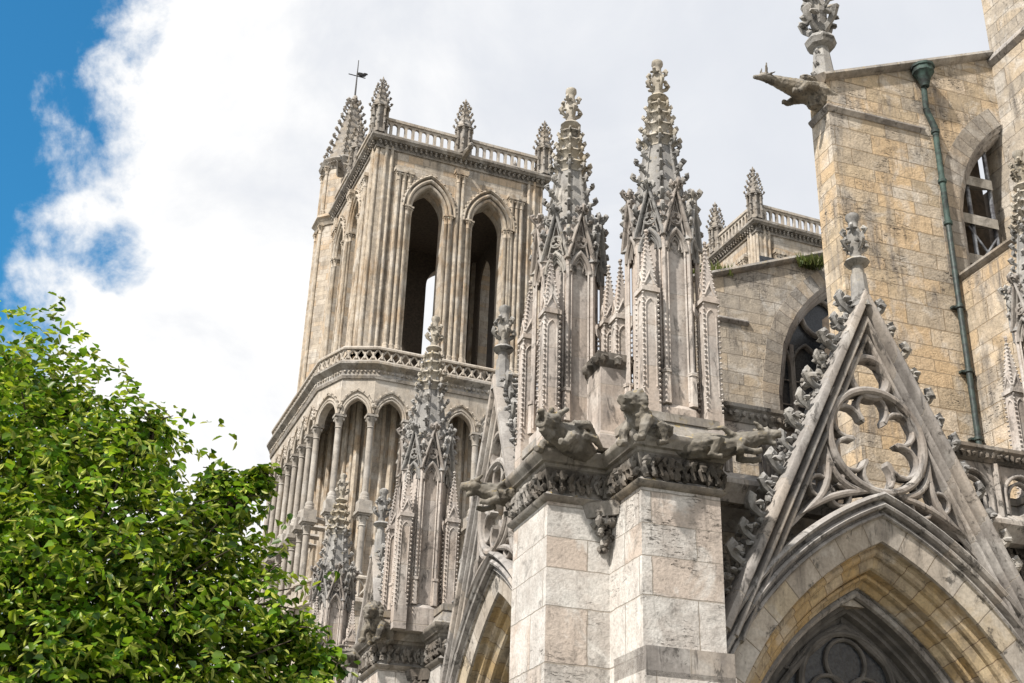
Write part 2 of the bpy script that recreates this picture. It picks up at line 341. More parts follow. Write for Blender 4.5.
    def crocket(s, p, out, sz=.25, up=(0, 0, 1), wide=1.0):
        p = Vector(p); o = Vector(out).normalized(); u = Vector(up); u = (u - o * u.dot(o)).normalized(); sd_ = o.cross(u)
        j = lambda a: random.uniform(-a, a)
        pt = [p + (o * a + u * b) * sz * (1 + j(.1)) for a, b in ((-.15, -.15), (.3, -.08), (.75, .12), (1.02, .45), (.92, .78), (.68, .72))]
        s.tube(pt, [sz * .26, sz * .17, sz * .2, sz * .26, sz * .24, sz * .12], 6, squash=1.2)
        for sg in (-1, 1): s.blob(p + (o * (.72 + j(.06)) + u * (.3 + j(.06)) + sd_ * .3 * sg * wide) * sz, (sz * .28, sz * .22, sz * .17), .3, 5, 4)
        s.blob(p + (o * 1.0 + u * .5) * sz, (sz * .24, sz * .24, sz * .26), .2, 6, 4)
        return s
    def wallarch(s, x0, x1, z0, z1, ops, y0, y1):
        """wall with pointed openings ops = [(cx, a, zspring, h, zbottom)], as one plate with soffits"""
        xs = x0
        def strip(pts):   # pts list of (x, zlow)
            for (xa, za), (xb, zb) in zip(pts[:-1], pts[1:]):
                s.add([(xa, y0, za), (xb, y0, zb), (xb, y0, z1), (xa, y0, z1), (xa, y1, za), (xb, y1, zb), (xb, y1, z1), (xa, y1, z1)],
                      [(0, 1, 2, 3), (5, 4, 7, 6), (1, 0, 4, 5), (3, 2, 6, 7)])
        for cx, a, zs, h, zb in sorted(ops):
            s.box(xs, cx - a, y0, y1, z0, z1); strip(parch(cx, zs, a, h, 12))
            if zb > z0: s.box(cx - a, cx + a, y0, y1, z0, zb)
            xs = cx + a
        s.box(xs, x1, y0, y1, z0, z1); return s
    def xf(s, mat, i0=0):
        s.v[i0:] = [tuple(mat @ Vector(p)) for p in s.v[i0:]]; return s
    def merge(s, o, mat=None):
        b = len(s.f)
        s.add([mat @ Vector(p) for p in o.v] if mat else o.v, o.f)
        for i, u in o.uv.items(): s.uv[b + i] = u
        return s
    def build(s, name, mat, parent=None, ang=38):
        me = bpy.data.meshes.new(name); me.from_pydata(s.v, [], s.f)
        if s.uv:
            ul = me.uv_layers.new(name='UVMap').data
            for i, p in enumerate(me.polygons):
                u = s.uv.get(i)
                if u:
                    for k, li in enumerate(p.loop_indices):
                        if k < len(u): ul[li].uv = u[k]
        me.materials.append(MT[mat] if isinstance(mat, str) else mat)
        me.polygons.foreach_set('use_smooth', [True] * len(me.polygons)); me.set_sharp_from_angle(angle=radians(ang))
        o = bpy.data.objects.new(name, me); COL.objects.link(o); o.parent = parent; return o
def parch(cx, z0, a, h, n=14):
    """pointed arch, left to right"""
    if h < a: h = a
    Rr = (a * a + h * h) / (2 * a); c = Rr - a; th = atan2(h, c); L = []
    for i in range(n + 1):
        t = th * i / n; L.append((cx + c - Rr * cos(t), z0 + Rr * sin(t)))
    return L + [(2 * cx - x, z) for x, z in L[-2::-1]]
def circ(cx, cz, r, n=28): return [(cx + r * cos(2 * pi * -i / n), cz + r * sin(2 * pi * -i / n)) for i in range(n)]
def foils(m, cx, cz, r, k, wd, y0, y1, ph=pi / 2):
    """cusped k-foil: one curved bar per lobe, meeting in points"""
    L = foil(cx, cz, r, k, ph, 11)
    for q in range(k):
        seg = L[q * 11:(q + 1) * 11]; m.sweep(seg, BAR(wd, y0, y1, .3))
        e = seg[-1]; f = L[((q + 1) * 11) % (k * 11)]; px, pz = (e[0] + f[0]) / 2, (e[1] + f[1]) / 2
        d = Vector((cx - px, cz - pz)).normalized() * wd * .9
        m.prismxz([(px - d.y * .75, pz + d.x * .75), (px + d.x, pz + d.y), (px + d.y * .75, pz - d.x * .75), (px - d.x * .8, pz - d.y * .8)][::-1], y0 + wd * .25, y1 - .01)
def foil(cx, cz, r, k, ph=pi / 2, n=9, lobe=None):
    """k-foil outline touching radius r (clockwise)"""
    rho = lobe or r * {3: .46, 4: .42, 5: .37, 6: .33}[k]; d = r - rho; half = pi / k
    # lobes meet where neighbouring circles cross
    mm = d * sin(half); hh = sqrt(max(rho * rho - mm * mm, 1e-6)); cut = atan2(mm, hh * 1.0); rin = d * cos(half) + 0
    L = []
    amax = pi - math.acos(min(1, max(-1, (mm) / rho))) + (pi / 2 - half) if rho > mm else pi * .75
    amax = min(amax, pi * .78)
    for q in range(k):
        b = ph - 2 * pi * q / k; ox, oz = cx + d * cos(b), cz + d * sin(b)
        for i in range(n): t = b + amax - 2 * amax * i / (n - 1); L.append((ox + rho * cos(t), oz + rho * sin(t)))
    return L
RND = lambda r, y, q=1.0: [(r * cos(a), y + r * q * sin(a)) for a in [i * pi / 4 for i in range(8)]]     # round bar
def BAR(wd, y0, y1, ch=.35):      # chamfered bar profile, wd wide in plane, y0 front, y1 back
    h = wd / 2; c = h * ch * 2
    return [(h, y0 + c), (h - c, y0), (-h + c, y0), (-h, y0 + c), (-h, y1), (h, y1)]
def ngon(r, n=8, ph=pi / 8, c=(0, 0)): return [(c[0] + r * cos(ph + 2 * pi * i / n), c[1] + r * sin(ph + 2 * pi * i / n)) for i in range(n)]

def tag(o, label=None, cat=None, group=None, kind=None):
    if label: o['label'] = label
    if cat: o['category'] = cat
    if group: o['group'] = group
    if kind: o['kind'] = kind
    return o
def frame(az): a = radians(az); return Vector((sin(a), cos(a), 0)), Vector((-cos(a), sin(a), 0))
def thing(name, label, cat, loc, az, group=None):
    o = bpy.data.objects.new(name, None); COL.objects.link(o); o.empty_display_size = .3
    o.location = loc; o.rotation_euler = (0, 0, radians(90 - az)); return tag(o, label, cat, group)
def copy_tree(o, loc=None, az=None, label=None, scale=None, parent=None):
    c = o.copy(); COL.objects.link(c); c.parent = parent
    if loc is not None: c.location = loc
    if az is not None: c.rotation_euler = (0, 0, radians(90 - az))
    if scale: c.scale = scale
    if label: c['label'] = label
    for ch in [k for k in bpy.data.objects if k.parent == o]: copy_tree(ch, parent=c)
    return c
NA = 72.0; U, W = frame(NA); O = Vector((2.4646, 21.8615, 0))
def P(u, w_, z=0): return O + U * u + W * w_ + Vector((0, 0, z))
TA = 68.5; TU, TW = frame(TA); TO = Vector((-9.9236, 74.3406, 0))

# ------------------------------------------------------------------ ground
g = M(); g.add([(-3000, -3000, 0), (3000, -3000, 0), (3000, 3000, 0), (-3000, 3000, 0)], [(0, 1, 2, 3)])
tag(g.build('ground', 'ground'), kind='structure')

# ------------------------------------------------------------------ towers
def column(m, x, y, z0, z1, r, n=10, base=.5, cap=.8):
    m.lathe([(r * 1.6, 0), (r * 1.6, base * .4), (r * 1.35, base * .5), (r * 1.45, base * .75), (r, base)], (x, y, z0), n)
    m.lathe([(r, base), (r, z1 - z0 - cap), (r * 1.25, z1 - z0 - cap + .04), (r * 1.05, z1 - z0 - cap + .1), (r * 1.25, z1 - z0 - cap * .5), (r * 1.75, z1 - z0 - cap * .22), (r * 1.6, z1 - z0 - cap * .18)], (x, y, z0), n)
    m.box(x - r * 1.8, x + r * 1.8, y - r * 1.8, y + r * 1.8, z1 - cap * .17, z1)
    for k in range(4):
        a = pi / 4 + k * pi / 2; m.blob((x + cos(a) * r * 1.6, y + sin(a) * r * 1.6, z1 - cap * .35), r * .5, .2, 5, 4)
def small_pinnacle(root, x, y, z, h, rr, nm='pinnacle'):
    m = M(); b = .48 * h
    m.prismxy(ngon(rr, 8, pi / 8, (x, y)), z, z + b * .12); m.prismxy(ngon(rr * .72, 8, pi / 8, (x, y)), z + b * .12, z + b)
    for k in range(8):
        a = pi / 8 + k * pi / 4; px, py = x + cos(a) * rr * .95, y + sin(a) * rr * .95
        m.tube([(px, py, z), (px, py, z + b * .85)], rr * .13, 5); 
        for q in (.3, .55, .85): m.blob((x + cos(a) * rr, y + sin(a) * rr, z + b * q), rr * .2, .3, 5, 4)
    m.prismxy(ngon(rr * 1.12, 8, pi / 8, (x, y)), z + b * .92, z + b)
    s_ = m.build(nm, 'tcarve', root)
    m = M(); m.lathe([(rr * .98, b), (rr * .1, h * .93), (rr * .14, h * .95), (rr * .03, h)], (x, y, z), 8, pi / 8)
    for k in range(8):
        a = pi / 8 + k * pi / 4
        for q in range(4):
            t = q / 4.3; r_ = rr * (.98 - .88 * t); m.crocket((x + cos(a) * r_, y + sin(a) * r_, z + b + (h * .93 - b) * t), (cos(a), sin(a), .3), rr * .42)
    for k in range(4): a = k * pi / 2; m.crocket((x, y, z + h * .9), (cos(a), sin(a), .1), rr * .35)
    m.build('spirelet', 'tcarve', s_)
def tower(label, loc, turret=True):
    T = thing('bell_tower', label, 'tower', loc, TA, 'twin west towers')
    Z0, Z1 = 36.9, 53.0
    # --- belfry stage: four walls each with two tall lancets
    ops = [(4.15, 1.24, 48.3, 1.95, Z0), (8.72, 1.24, 48.3, 1.95, Z0)]
    DX, DY, y0 = 13.0, 12.0, .6
    sides = [Matrix.Translation((0, y0, 0)), Matrix.Translation((0, y0 + DY, 0)) @ Matrix.Rotation(-pi / 2, 4, 'Z') @ Matrix.Scale(DY / DX, 4, (1, 0, 0)),
             Matrix.Translation((DX, y0 + DY, 0)) @ Matrix.Rotation(pi, 4, 'Z'), Matrix.Translation((DX, y0, 0)) @ Matrix.Rotation(pi / 2, 4, 'Z') @ Matrix.Scale(DY / DX, 4, (1, 0, 0))]
    for si, mt in enumerate(sides):
        m = M(); m.wallarch(1.25, 11.75, Z0, Z1, ops, .0, 1.3); m.xf(mt).build('belfry_wall', 'tower', T)
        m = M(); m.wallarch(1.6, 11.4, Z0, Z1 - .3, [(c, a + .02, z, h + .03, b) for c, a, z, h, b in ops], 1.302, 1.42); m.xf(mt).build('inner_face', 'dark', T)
        if si in (1, 2, 3) and not turret and si != 1: continue
        m = M()
        for cx, a, zs, h, zb in ops:      # arch orders and jamb shafts
            for da, dy in ((.12, -.18), (.36, -.32)):
                m.sweep(parch(cx, zs, a + da, h + da * 1.5, 12), RND(.13, dy + .12))
                for sg in (-1, 1):
                    column(m, cx + sg * (a + da), dy + .12, Z0, zs, .125, 8, .5, .75)
            m.sweep(parch(cx, zs - .1, a + .62, h + .95, 12), [(0, .0), (.16, -.0), (.2, -.3), (.08, -.36), (0, -.25)])
            for i, (x, z) in enumerate(parch(cx, zs - .1, a + .82, h + 1.2, 10)[1:-1]): m.blob((x, -.28, z), .1, .3, 5, 4)
        m.xf(mt).build('arch_moulding', 'tshaft', T)
        m = M()
        for xs, top in (((1.75, 2.15, 2.55), 51.0), ((6.25, 6.62), 52.0), ((10.45, 10.85, 11.2), 51.0)):
            for x in xs: column(m, x, -.16, Z0, top, .15, 8, .5, .8)
            m.box(xs[0] - .35, xs[-1] + .35, -.42, .1, top, top + .28)
            m.box(xs[0] - .2, xs[-1] + .2, -.08, .1, Z0, top)
        m.xf(mt).build('shaft_cluster', 'tshaft', T)
    # corner piers
    for cx, cy in ((0, y0), (DX, y0), (0, y0 + DY), (DX, y0 + DY)):
        sx = 1 if cx == 0 else -1; sy = 1 if cy == y0 else -1
        m = M()
        for a, b, c, d in ((0, .55, .28, 1.6), (.28, 1.6, 0, .55), (.1, 1.7, .1, 1.7)):
            m.box(*sorted((cx + sx * a, cx + sx * b)), *sorted((cy + sy * c, cy + sy * d)), Z0, Z1)
        for a, b in ((.1, .1), (.72, -.04), (-.04, .72), (1.15, .0), (.0, 1.15)): m.tube([(cx + sx * a, cy + sy * b, Z0), (cx + sx * a, cy + sy * b, Z1)], .13, 8)
        m.build('corner_pier', 'tshaft', T)
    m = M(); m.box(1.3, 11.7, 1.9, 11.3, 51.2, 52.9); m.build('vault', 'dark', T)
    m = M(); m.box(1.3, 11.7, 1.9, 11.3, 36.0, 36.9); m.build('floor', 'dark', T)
    # cornice with a row of leaf corbels
    rect = [(0, y0), (0, y0 + DY), (DX, y0 + DY), (DX, y0)]
    m = M(); m.sweep(rect, [(-.6, 52.72), (.1, 52.72), (.13, 52.82), (.06, 52.86), (.06, 53.25), (.4, 53.27), (.44, 53.36), (.55, 53.45), (.56, 53.62), (.42, 53.72), (-.6, 53.75)], True, 'xy')
    n = 34
    for k in range(n):
        t = (k + .5) / n * DX; q = (k + .5) / n * DY
        for x, y in ((t, y0 - .2), (t, y0 + DY + .2), (-.2, y0 + q), (DX + .2, y0 + q)): m.blob((x, y, 53.1), (.11, .11, .19), .15, 6, 4); m.blob((x * 1.012 - .08, y + (-.1 if y < 5 else 0), 53.16), (.1, .1, .09), .15, 5, 4)
    m.build('cornice', 'tcarve', T)
    # balustrade
    m = M()
    for mt in sides:
        b = M(); cs = []
        nb = 22
        for k in range(nb): c = .35 + (k + .5) * (12.3 / nb); cs.append((c, .185, 54.75, .2, 54.0))
        b.wallarch(.1, 12.9, 53.74, 55.1, cs, -.1, .12); b.box(.1, 12.9, -.2, .2, 55.1, 55.32)
        m.merge(b.xf(mt))
    m.build('balustrade', 'tlow', T)
    for x, y in ((0, y0), (6.5, y0), (DX, y0), (0, y0 + 6), (0, y0 + DY), (DX, y0 + DY), (DX, y0 + 6), (6.5, y0 + DY)):
        if turret and (x, y) == (0, y0 + DY): continue
        if not turret and (x, y) == (6.5, y0): continue
        small_pinnacle(T, x, y, 53.74, 5.2, .62)
    # small gargoyle under the middle pinnacle
    m = M(); m.tube([(6.5, y0 - .2, 53.5), (6.5, y0 - 1.0, 53.6), (6.5, y0 - 1.6, 53.5)], [.3, .24, .18], 7); m.blob((6.5, y0 - 1.7, 53.6), (.22, .3, .24), .15); m.build('gargoyle', 'tcarve', T)
    if turret:
        tx, ty, rt = .95, 14.0, 2.08
        m = M(); m.prismxy(ngon(rt * .93, 8, pi / 8, (tx, ty)), 20, 58.4)
        m.sweep(ngon(rt * .93, 8, pi / 8, (tx, ty))[::-1], [(-.3, 52.75), (.1, 52.75), (.2, 53.1), (.45, 53.35), (.4, 53.6), (0, 53.9), (-.3, 53.9)], True, 'xy')
        m.build('stair_turret', 'tower', T)
        m = M()
        for x, y in ngon(rt * .93, 8, pi / 8, (tx, ty)):
            column(m, x, y, 36.9, 52.8, .15, 8, .5, .8); column(m, x, y, 53.8, 58.3, .15, 8, .4, .7)
        m.build('turret_shaft', 'tshaft', T)
        m = M(); m.sweep(ngon(rt * .93, 8, pi / 8, (tx, ty))[::-1], [(-.3, 58.1), (.05, 58.1), (.1, 58.4), (.3, 58.6), (.42, 58.9), (.3, 59.1), (-.3, 59.2)], True, 'xy')
        for k in range(48): a = 2 * pi * k / 48; m.blob((tx + cos(a) * rt * 1.0, ty + sin(a) * rt * 1.0, 58.55), .12, .2, 5, 4)
        m.build('turret_cornice', 'tcarve', T)
        m = M(); m.lathe([(rt * .92, 59.1), (.28, 65.9), (.34, 66.1), (.1, 66.6)], (tx, ty, 0), 8, pi / 8)
        for k in range(8):
            a = pi / 8 + k * pi / 4
            for q in range(9): t = q / 9; r_ = rt * .92 * (1 - t) + .28 * t; m.crocket((tx + cos(a) * r_, ty + sin(a) * r_, 59.3 + 6.6 * t), (cos(a), sin(a), .25), .36)
        for k in range(4): a = k * pi / 2; m.crocket((tx, ty, 65.7), (cos(a), sin(a), .1), .55)
        sp = m.build('turret_spire', 'tcarve', T)
        m = M(); m.tube([(tx, ty, 66.2), (tx, ty, 70.4)], [.09, .035], 6); m.tube([(tx - .75, ty, 68.7), (tx + .75, ty, 68.7)], .045, 5)
        m.blob((tx + .35, ty, 68.95), (.45, .07, .22), .15, 7, 5); m.blob((tx + .75, ty, 69.15), (.22, .05, .1), .1); m.build('weather_vane', 'iron', T)
        m = M(); m.tube([(tx - 1, ty - 2.2, 57.0), (tx - 1.3, ty - 3.2, 57.2), (tx - 1.6, ty - 4.0, 57.1)], [.35, .28, .2], 7); m.blob((tx - 1.65, ty - 4.2, 57.2), (.25, .3, .25), .15); m.build('gargoyle', 'tcarve', T)
    else:
        m = M(); m.tube([(7.6, 11, 53), (7.6, 11, 64)], [.12, .05], 6); m.tube([(6.9, 11, 62.3), (8.3, 11, 62.3)], .06, 5); m.build('weather_vane', 'iron', T)
        m = M(); m.prismxy([(0, .6), (13, .6), (13, 12.6), (0, 12.6)], 0, 36.2); m.build('lower_stage', 'tower', T); return T
    # --- gallery stage (open arcade round a core)
    path = [(13.2, 0), (1.2, 0), (-.8, .95), (-1.75, 3.7), (-1.75, 18.2), (-.6, 21.2), (2.5, 22.6), (13.2, 22.6)]
    m = M(); m.prismxy([(x, y) for x, y in path][::-1], 34.7, 35.6)
    m.sweep(path, [(-.5, 34.5), (.05, 34.5), (.1, 34.7), (.05, 34.8), (.05, 35.15), (.22, 35.3), (.4, 35.45), (.4, 35.6), (.22, 35.72), (-.5, 35.72)], False, 'xy')
    m.build('gallery_cornice', 'tcarve', T)
    m = M()
    def along(step, pth, inset=0):
        out = []
        for a, b in zip(pth[:-1], pth[1:]):
            a = Vector(a); b = Vector(b); L = (b - a).length; k = max(1, round(L / step)); d = (b - a) / L; nn_ = Vector((-d.y, d.x))
            for i in range(k): out.append((a + d * L * i / k, a + d * L * (i + 1) / k, nn_))
        return out
    for a, b, nn_ in along(.62, path):      # pierced parapet, crossed bars
        for p, q in ((a, b), (b, a)): m.tube([(p.x, p.y, 35.75), (q.x, q.y, 36.62)], .065, 5)
        mid_ = (a + b) / 2; m.tube([(mid_.x, mid_.y, 35.95), (mid_.x, mid_.y, 36.4)], .09, 6)
        for q in (.25, .75): c = a.lerp(b, q) + nn_ * .1; m.blob((c.x, c.y, 34.98), .085, .25, 5, 4)
    m.sweep(path, [(-.1, 36.6), (.16, 36.6), (.18, 36.72), (.1, 36.82), (-.1, 36.82)], False, 'xy')
    m.sweep(path, [(-.1, 35.7), (.12, 35.7), (.12, 35.82), (-.1, 35.82)], False, 'xy')
    m.build('gallery_parapet', 'tlow', T)
    # arcade: arch plate facet by facet
    m = M(); hm = M(); cols = []
    for a, b in zip(path[:-2], path[1:-1]):
        a = Vector(a); b = Vector(b); L = (b - a).length; k = max(1, round(L / 2.2)); d = (b - a) / L
        mt = Matrix.Translation((b.x, b.y, 0)) @ Matrix.Rotation(atan2(-d.y, -d.x), 4, 'Z')
        st = L / k; ops_ = [((i + .5) * st, st * .36, 32.0, max(1.15, st * .36 + .15), 31.0) for i in range(k)]
        m.merge(M().wallarch(0, L, 31.95, 34.6, ops_, .05, .55).xf(mt))
        h2 = M()
        for c, aa, zs, h, zb in ops_:
            h2.sweep(parch(c, zs, aa + .03, h + .03, 9), RND(.075, .04)); h2.sweep(parch(c, zs, aa + .16, h + .22, 9), RND(.08, .03))
            h2.sweep(parch(c, zs + .05, aa + .29, h + .45, 9), [(0, .06), (.08, .06), (.1, -.1), (0, -.08)])
            for x, z in parch(c, zs + .05, aa + .38, h + .55, 5)[1:-1]: h2.blob((x, -.06, z), .1, .3, 5, 4)
            for q in range(3): h2.blob((c - st / 2 + (q - 1) * .1, -.1, zs + .62 - abs(q - 1) * .1), .13, .3, 5, 4)
        hm.merge(h2.xf(mt))
        for i in range(k): cols.append((b - d * (st * i), d))
    cols.append((Vector(path[0]), Vector((-1, 0))))
    m.build('gallery_arcade', 'tlow', T); hm.build('arcade_moulding', 'tlow', T)
    for p, d in cols:
        nn_ = Vector((-d.y, d.x)); c = p - nn_ * .3
        if c.x > 12.8: continue
        m = M(); column(m, c.x, c.y, 26.2, 32.0, .205, 10, .6, .9); m.build('gallery_column', 'tcol', T)
        m = M(); m.box(c.x - .42, c.x + .42, c.y - .42, c.y + .42, 25.55, 26.2); m.box(c.x - .5, c.x + .5, c.y - .5, c.y + .5, 25.35, 25.55)
        column(m, c.x, c.y, 21.2, 25.36, .21, 10, .5, .8)
        e = c - nn_ * 2.1; m.tube([(c.x, c.y, 25.75), (e.x, e.y, 25.75)], .2, 4); m.build('lower_column', 'tcol', T)
    # core with engaged shafts
    core = [(12.6, 2.3), (2.0, 2.3), (.75, 4.2), (.75, 15.2), (2, 18.0), (12.6, 18.0)]
    m = M(); m.prismxy(core[::-1], 0, 34.8); m.build('core_wall', 'tower', T)
    m = M()
    for i, (a, b, nn_) in enumerate(along(.58, core)):
        c = a + nn_ * (.12 if i % 4 else .3); r_ = .13 if i % 4 else .22; m.lathe([(r_, 20), (r_, 34)], (c.x, c.y, 0), 7)
    m.build('engaged_shaft_row', 'tshaft', T)
    # lower balustrade and its cornice
    p2 = [(x, y) for x, y in path]
    m = M()
    m.sweep(p2, [(-2.0, 19.3), (-.1, 19.3), (.1, 19.6), (.35, 19.75), (.35, 19.95), (.1, 20.05), (-2.0, 20.1)], False, 'xy')
    m.sweep(p2, [(-.1, 21.2), (.18, 21.2), (.2, 21.32), (.1, 21.42), (-.1, 21.42)], False, 'xy')
    for a, b, nn_ in along(.95, p2):
        for p, q in ((a, b), (b, a)): m.tube([(p.x, p.y, 20.1), (q.x, q.y, 21.22)], .07, 5)
        c = (a + b) / 2; m.tube([(c.x, c.y, 20.35), (c.x, c.y, 20.95)], .13, 6); m.tube([(a.x, a.y, 20.1), (a.x, a.y, 21.25)], .1, 6)
    m.build('lower_balustrade', 'tlow', T)
    m = M(); pp = [(x * .97 + .3, y + .1 if y < 10 else y - .3) for x, y in path]; m.prismxy(pp[::-1], 0, 19.4); m.build('base_wall', 'tower', T)
    return T
tower('tall belfry tower with stair turret and open columned gallery, left of the pinnacles', TO)
tower('distant second belfry tower, only its balustrade and corner pinnacles showing above the sloping coping', TO + TU * 31.7 + Vector((0, 0, 1.0)), False)

# ------------------------------------------------------------------ near pinnacles
def finial(m, z, s=1.0, x=0, y=0):
    m.lathe([(.12 * s, -.25 * s), (.11 * s, .05 * s), (.2 * s, .08 * s), (.25 * s, .14 * s), (.2 * s, .2 * s), (.1 * s, .23 * s), (.12 * s, .5 * s), (.15 * s, .75 * s), (.09 * s, .95 * s), (.1 * s, 1.05 * s), (.14 * s, 1.12 * s), (.13 * s, 1.2 * s), (.05 * s, 1.25 * s)], (x, y, z), 10)
    for q, (h, sz) in enumerate(((.42, .21), (.74, .17))):
        for k in range(4):
            a = k * pi / 2 + q * pi / 4; m.crocket((x + cos(a) * .07 * s, y + sin(a) * .07 * s, z + h * s), (cos(a), sin(a), .25), sz * s, wide=1.3)
def make_pinnacle(label, loc, az):
    T = thing('stone_pinnacle', label, 'pinnacle', loc, az, 'crocketed pinnacles on the buttress piers')
    r = .70; cr = r / cos(pi / 8)
    m = M(); m.prismxy(ngon(cr * 1.04), -.5, .12); m.prismxy(ngon(cr * 1.04), .12, .22, ngon(cr * .92)); m.prismxy(ngon(cr * .84), .25, 4.9); m.build('shaft', 'pinn', T)
    m = M()
    for x, y in ngon(cr * .96):
        m.prismxy(ngon(.1, 6, 0, (x, y)), .2, .85, ngon(.085, 6, 0, (x, y))); m.prismxy(ngon(.11, 6, 0, (x, y)), .85, .92)
        m.tube([(x, y, .9), (x, y, 4.3)], .055, 6)
        a = atan2(y, x)
        for sg in (-1, 1): b = a + sg * .13; m.tube([(x * .965 - sin(a) * .08 * sg, y * .965 + cos(a) * .08 * sg, .3), (x * .965 - sin(a) * .08 * sg, y * .965 + cos(a) * .08 * sg, 3.8)], .025, 4)
    m.build('edge_shafts', 'pinn', T)
    side = 2 * cr * sin(pi / 8)
    for k in range(8):
        a = k * pi / 4; mt = Matrix.Rotation(a + pi / 2, 4, 'Z') @ Matrix.Translation((0, -r, 0))
        m = M(); hs = side / 2 - .03
        m.sweep(parch(0, 3.65, hs - .03, .5, 7), BAR(.09, -.04, .08)); m.sweep(parch(0, 3.65, hs - .1, .42, 7), RND(.025, .05))
        # cusps of the panel head
        for sg in (-1, 1): m.tube([(sg * hs * .75, .06, 3.72), (sg * hs * .3, .06, 3.7), (sg * hs * .35, .06, 3.86), (0, .06, 3.98)], .022, 4)
        top = 5.15
        m.sweep([(-side / 2 - .03, 3.95), (0, top), (side / 2 + .03, 3.95)], BAR(.075, -.1, .1)); m.sweep([(-hs + .08, 4.05), (0, top - .25), (hs - .08, 4.05)], RND(.022, .0))
        m.sweep(foil(0, 4.42, .125, 3), RND(.022, .0), True); m.sweep(circ(0, 4.42, .14, 14), RND(.02, .0), True)
        for sg in (-1, 1):
            for q in range(2):
                t = (q + .6) / 2.2; m.crocket((sg * (side / 2 + .02) * (1 - t), -.04, 3.98 + (top - 3.95) * t), (sg, -.3, .2), .135)
            m.crocket((0, -.02, top - .05), (sg, -.4, .3), .16)
        m.crocket((0, -.05, top - .05), (0, -1, .3), .18); m.blob((0, -.03, top + .1), .07, .2)
        m.xf(mt).build('gablet', 'spire' if k % 2 else 'trac', T)
    # spire
    m = M(); zb, zt, rb, rt = 4.15, 7.75, .66, .13
    m.lathe([(rb, zb), (rb + (rt - rb) * .62, zb + (zt - zb) * .62), (rt, zt)], (0, 0, 0), 8, pi / 8)
    for k in range(8):
        a = pi / 8 + k * pi / 4
        m.tube([(cos(a) * rb, sin(a) * rb, zb), (cos(a) * rt, sin(a) * rt, zt)], .04, 5)
        for q in range(6):
            z = 4.55 + q * .40; t = (z - zb) / (zt - zb); rr = rb + (rt - rb) * t
            m.crocket((cos(a) * rr, sin(a) * rr, z), (cos(a), sin(a), .12), .215 - q * .01)
    m.build('spire', 'spire', T); m = M()
    m.lathe([(rb + (rt - rb) * .66 + .012, zb + (zt - zb) * .66), (rt + .012, zt)], (0, 0, 0), 8, pi / 8)
    for q, z in enumerate((6.75, 7.08, 7.4, 7.68)):
        t = (z - zb) / (zt - zb); rr = rb + (rt - rb) * t + .03
        m.lathe([(rr, -.2), (rr + .05, -.05), (rr + .1, 0), (rr + .05, .06), (rr * .8, .1)], (0, 0, z), 8, pi / 8)
        for k in range(8): a = pi / 8 + k * pi / 4; m.crocket((cos(a) * rr, sin(a) * rr, z - .06), (cos(a), sin(a), .1), .17 - q * .015)
    m.build('upper_spire', 'spirehi', T)
    m = M(); finial(m, 7.78, .98); m.build('finial', 'spirehi', T)
    # slim side pinnacles with beaded edges
    for k in range(4):
        a = pi / 4 + k * pi / 2; cx, cy = cos(a) * .94, sin(a) * .94; h = .15
        m = M(); m.box(cx - h, cx + h, cy - h, cy + h, -.5, 2.55); m.box(cx - h - .025, cx + h + .025, cy - h - .025, cy + h + .025, -.5, .1)
        m.box(cx - h - .045, cx + h + .045, cy - h - .045, cy + h + .045, 2.5, 2.6)
        for mt in [Matrix.Translation((cx, cy, 0)) @ Matrix.Rotation(j * pi / 2, 4, 'Z') for j in range(4)]:
            i0 = len(m.v); m.sweep([(-h + .04, .45)] + parch(0, 2.15, h - .04, .2, 5) + [(h - .04, .45)], RND(.018, -h - .005)); m.sweep([(-h - .02, 2.55), (0, 2.95), (h + .02, 2.55)], RND(.025, -h + .01)); m.xf(mt, i0)
        m.add([(cx - h, cy - h, 2.6), (cx + h, cy - h, 2.6), (cx + h, cy + h, 2.6), (cx - h, cy + h, 2.6), (cx, cy, 3.95)], [(0, 1, 4), (1, 2, 4), (2, 3, 4), (3, 0, 4)])
        m.blob((cx, cy, 3.97), .05, .2)
        for sx in (-1, 1):
            for sy in (-1, 1):
                m.beads((cx + sx * (h + .015), cy + sy * (h + .015), .1), (cx + sx * (h + .015), cy + sy * (h + .015), 2.5), .11, .036)
                m.beads((cx + sx * h, cy + sy * h, 2.62), (cx, cy, 3.95), .1, .036)
        # strut tying it to the shaft
        m.tube([(cx * .85, cy * .85, 2.2), (cx * .6, cy * .6, 2.7)], .06, 5)
        m.build('side_pinnacle', 'pinn', T)
    return T
pn = make_pinnacle('slightly lower crocketed pinnacle on the left half of the corner pier, overlapping the tower', P(-.5, 2.55, 10.9), NA)
copy_tree(pn, P(.93, .82, 10.85), NA + 180, 'tallest crocketed pinnacle on the right half of the corner pier, against open sky')
copy_tree(pn, P(-.85, 12.9, 9.45), NA, 'smaller crocketed pinnacle left of the steep gable, against the tower gallery', (1, 1, 1.02))
copy_tree(pn, P(-1.0, 25.2, 8.6), NA + 90, 'farthest grey crocketed pinnacle just right of the leafy tree tip')
copy_tree(pn, P(10.8, .82, 10.85), NA + 90, 'pinnacle cut off by the right edge of the photo, only its crockets showing')

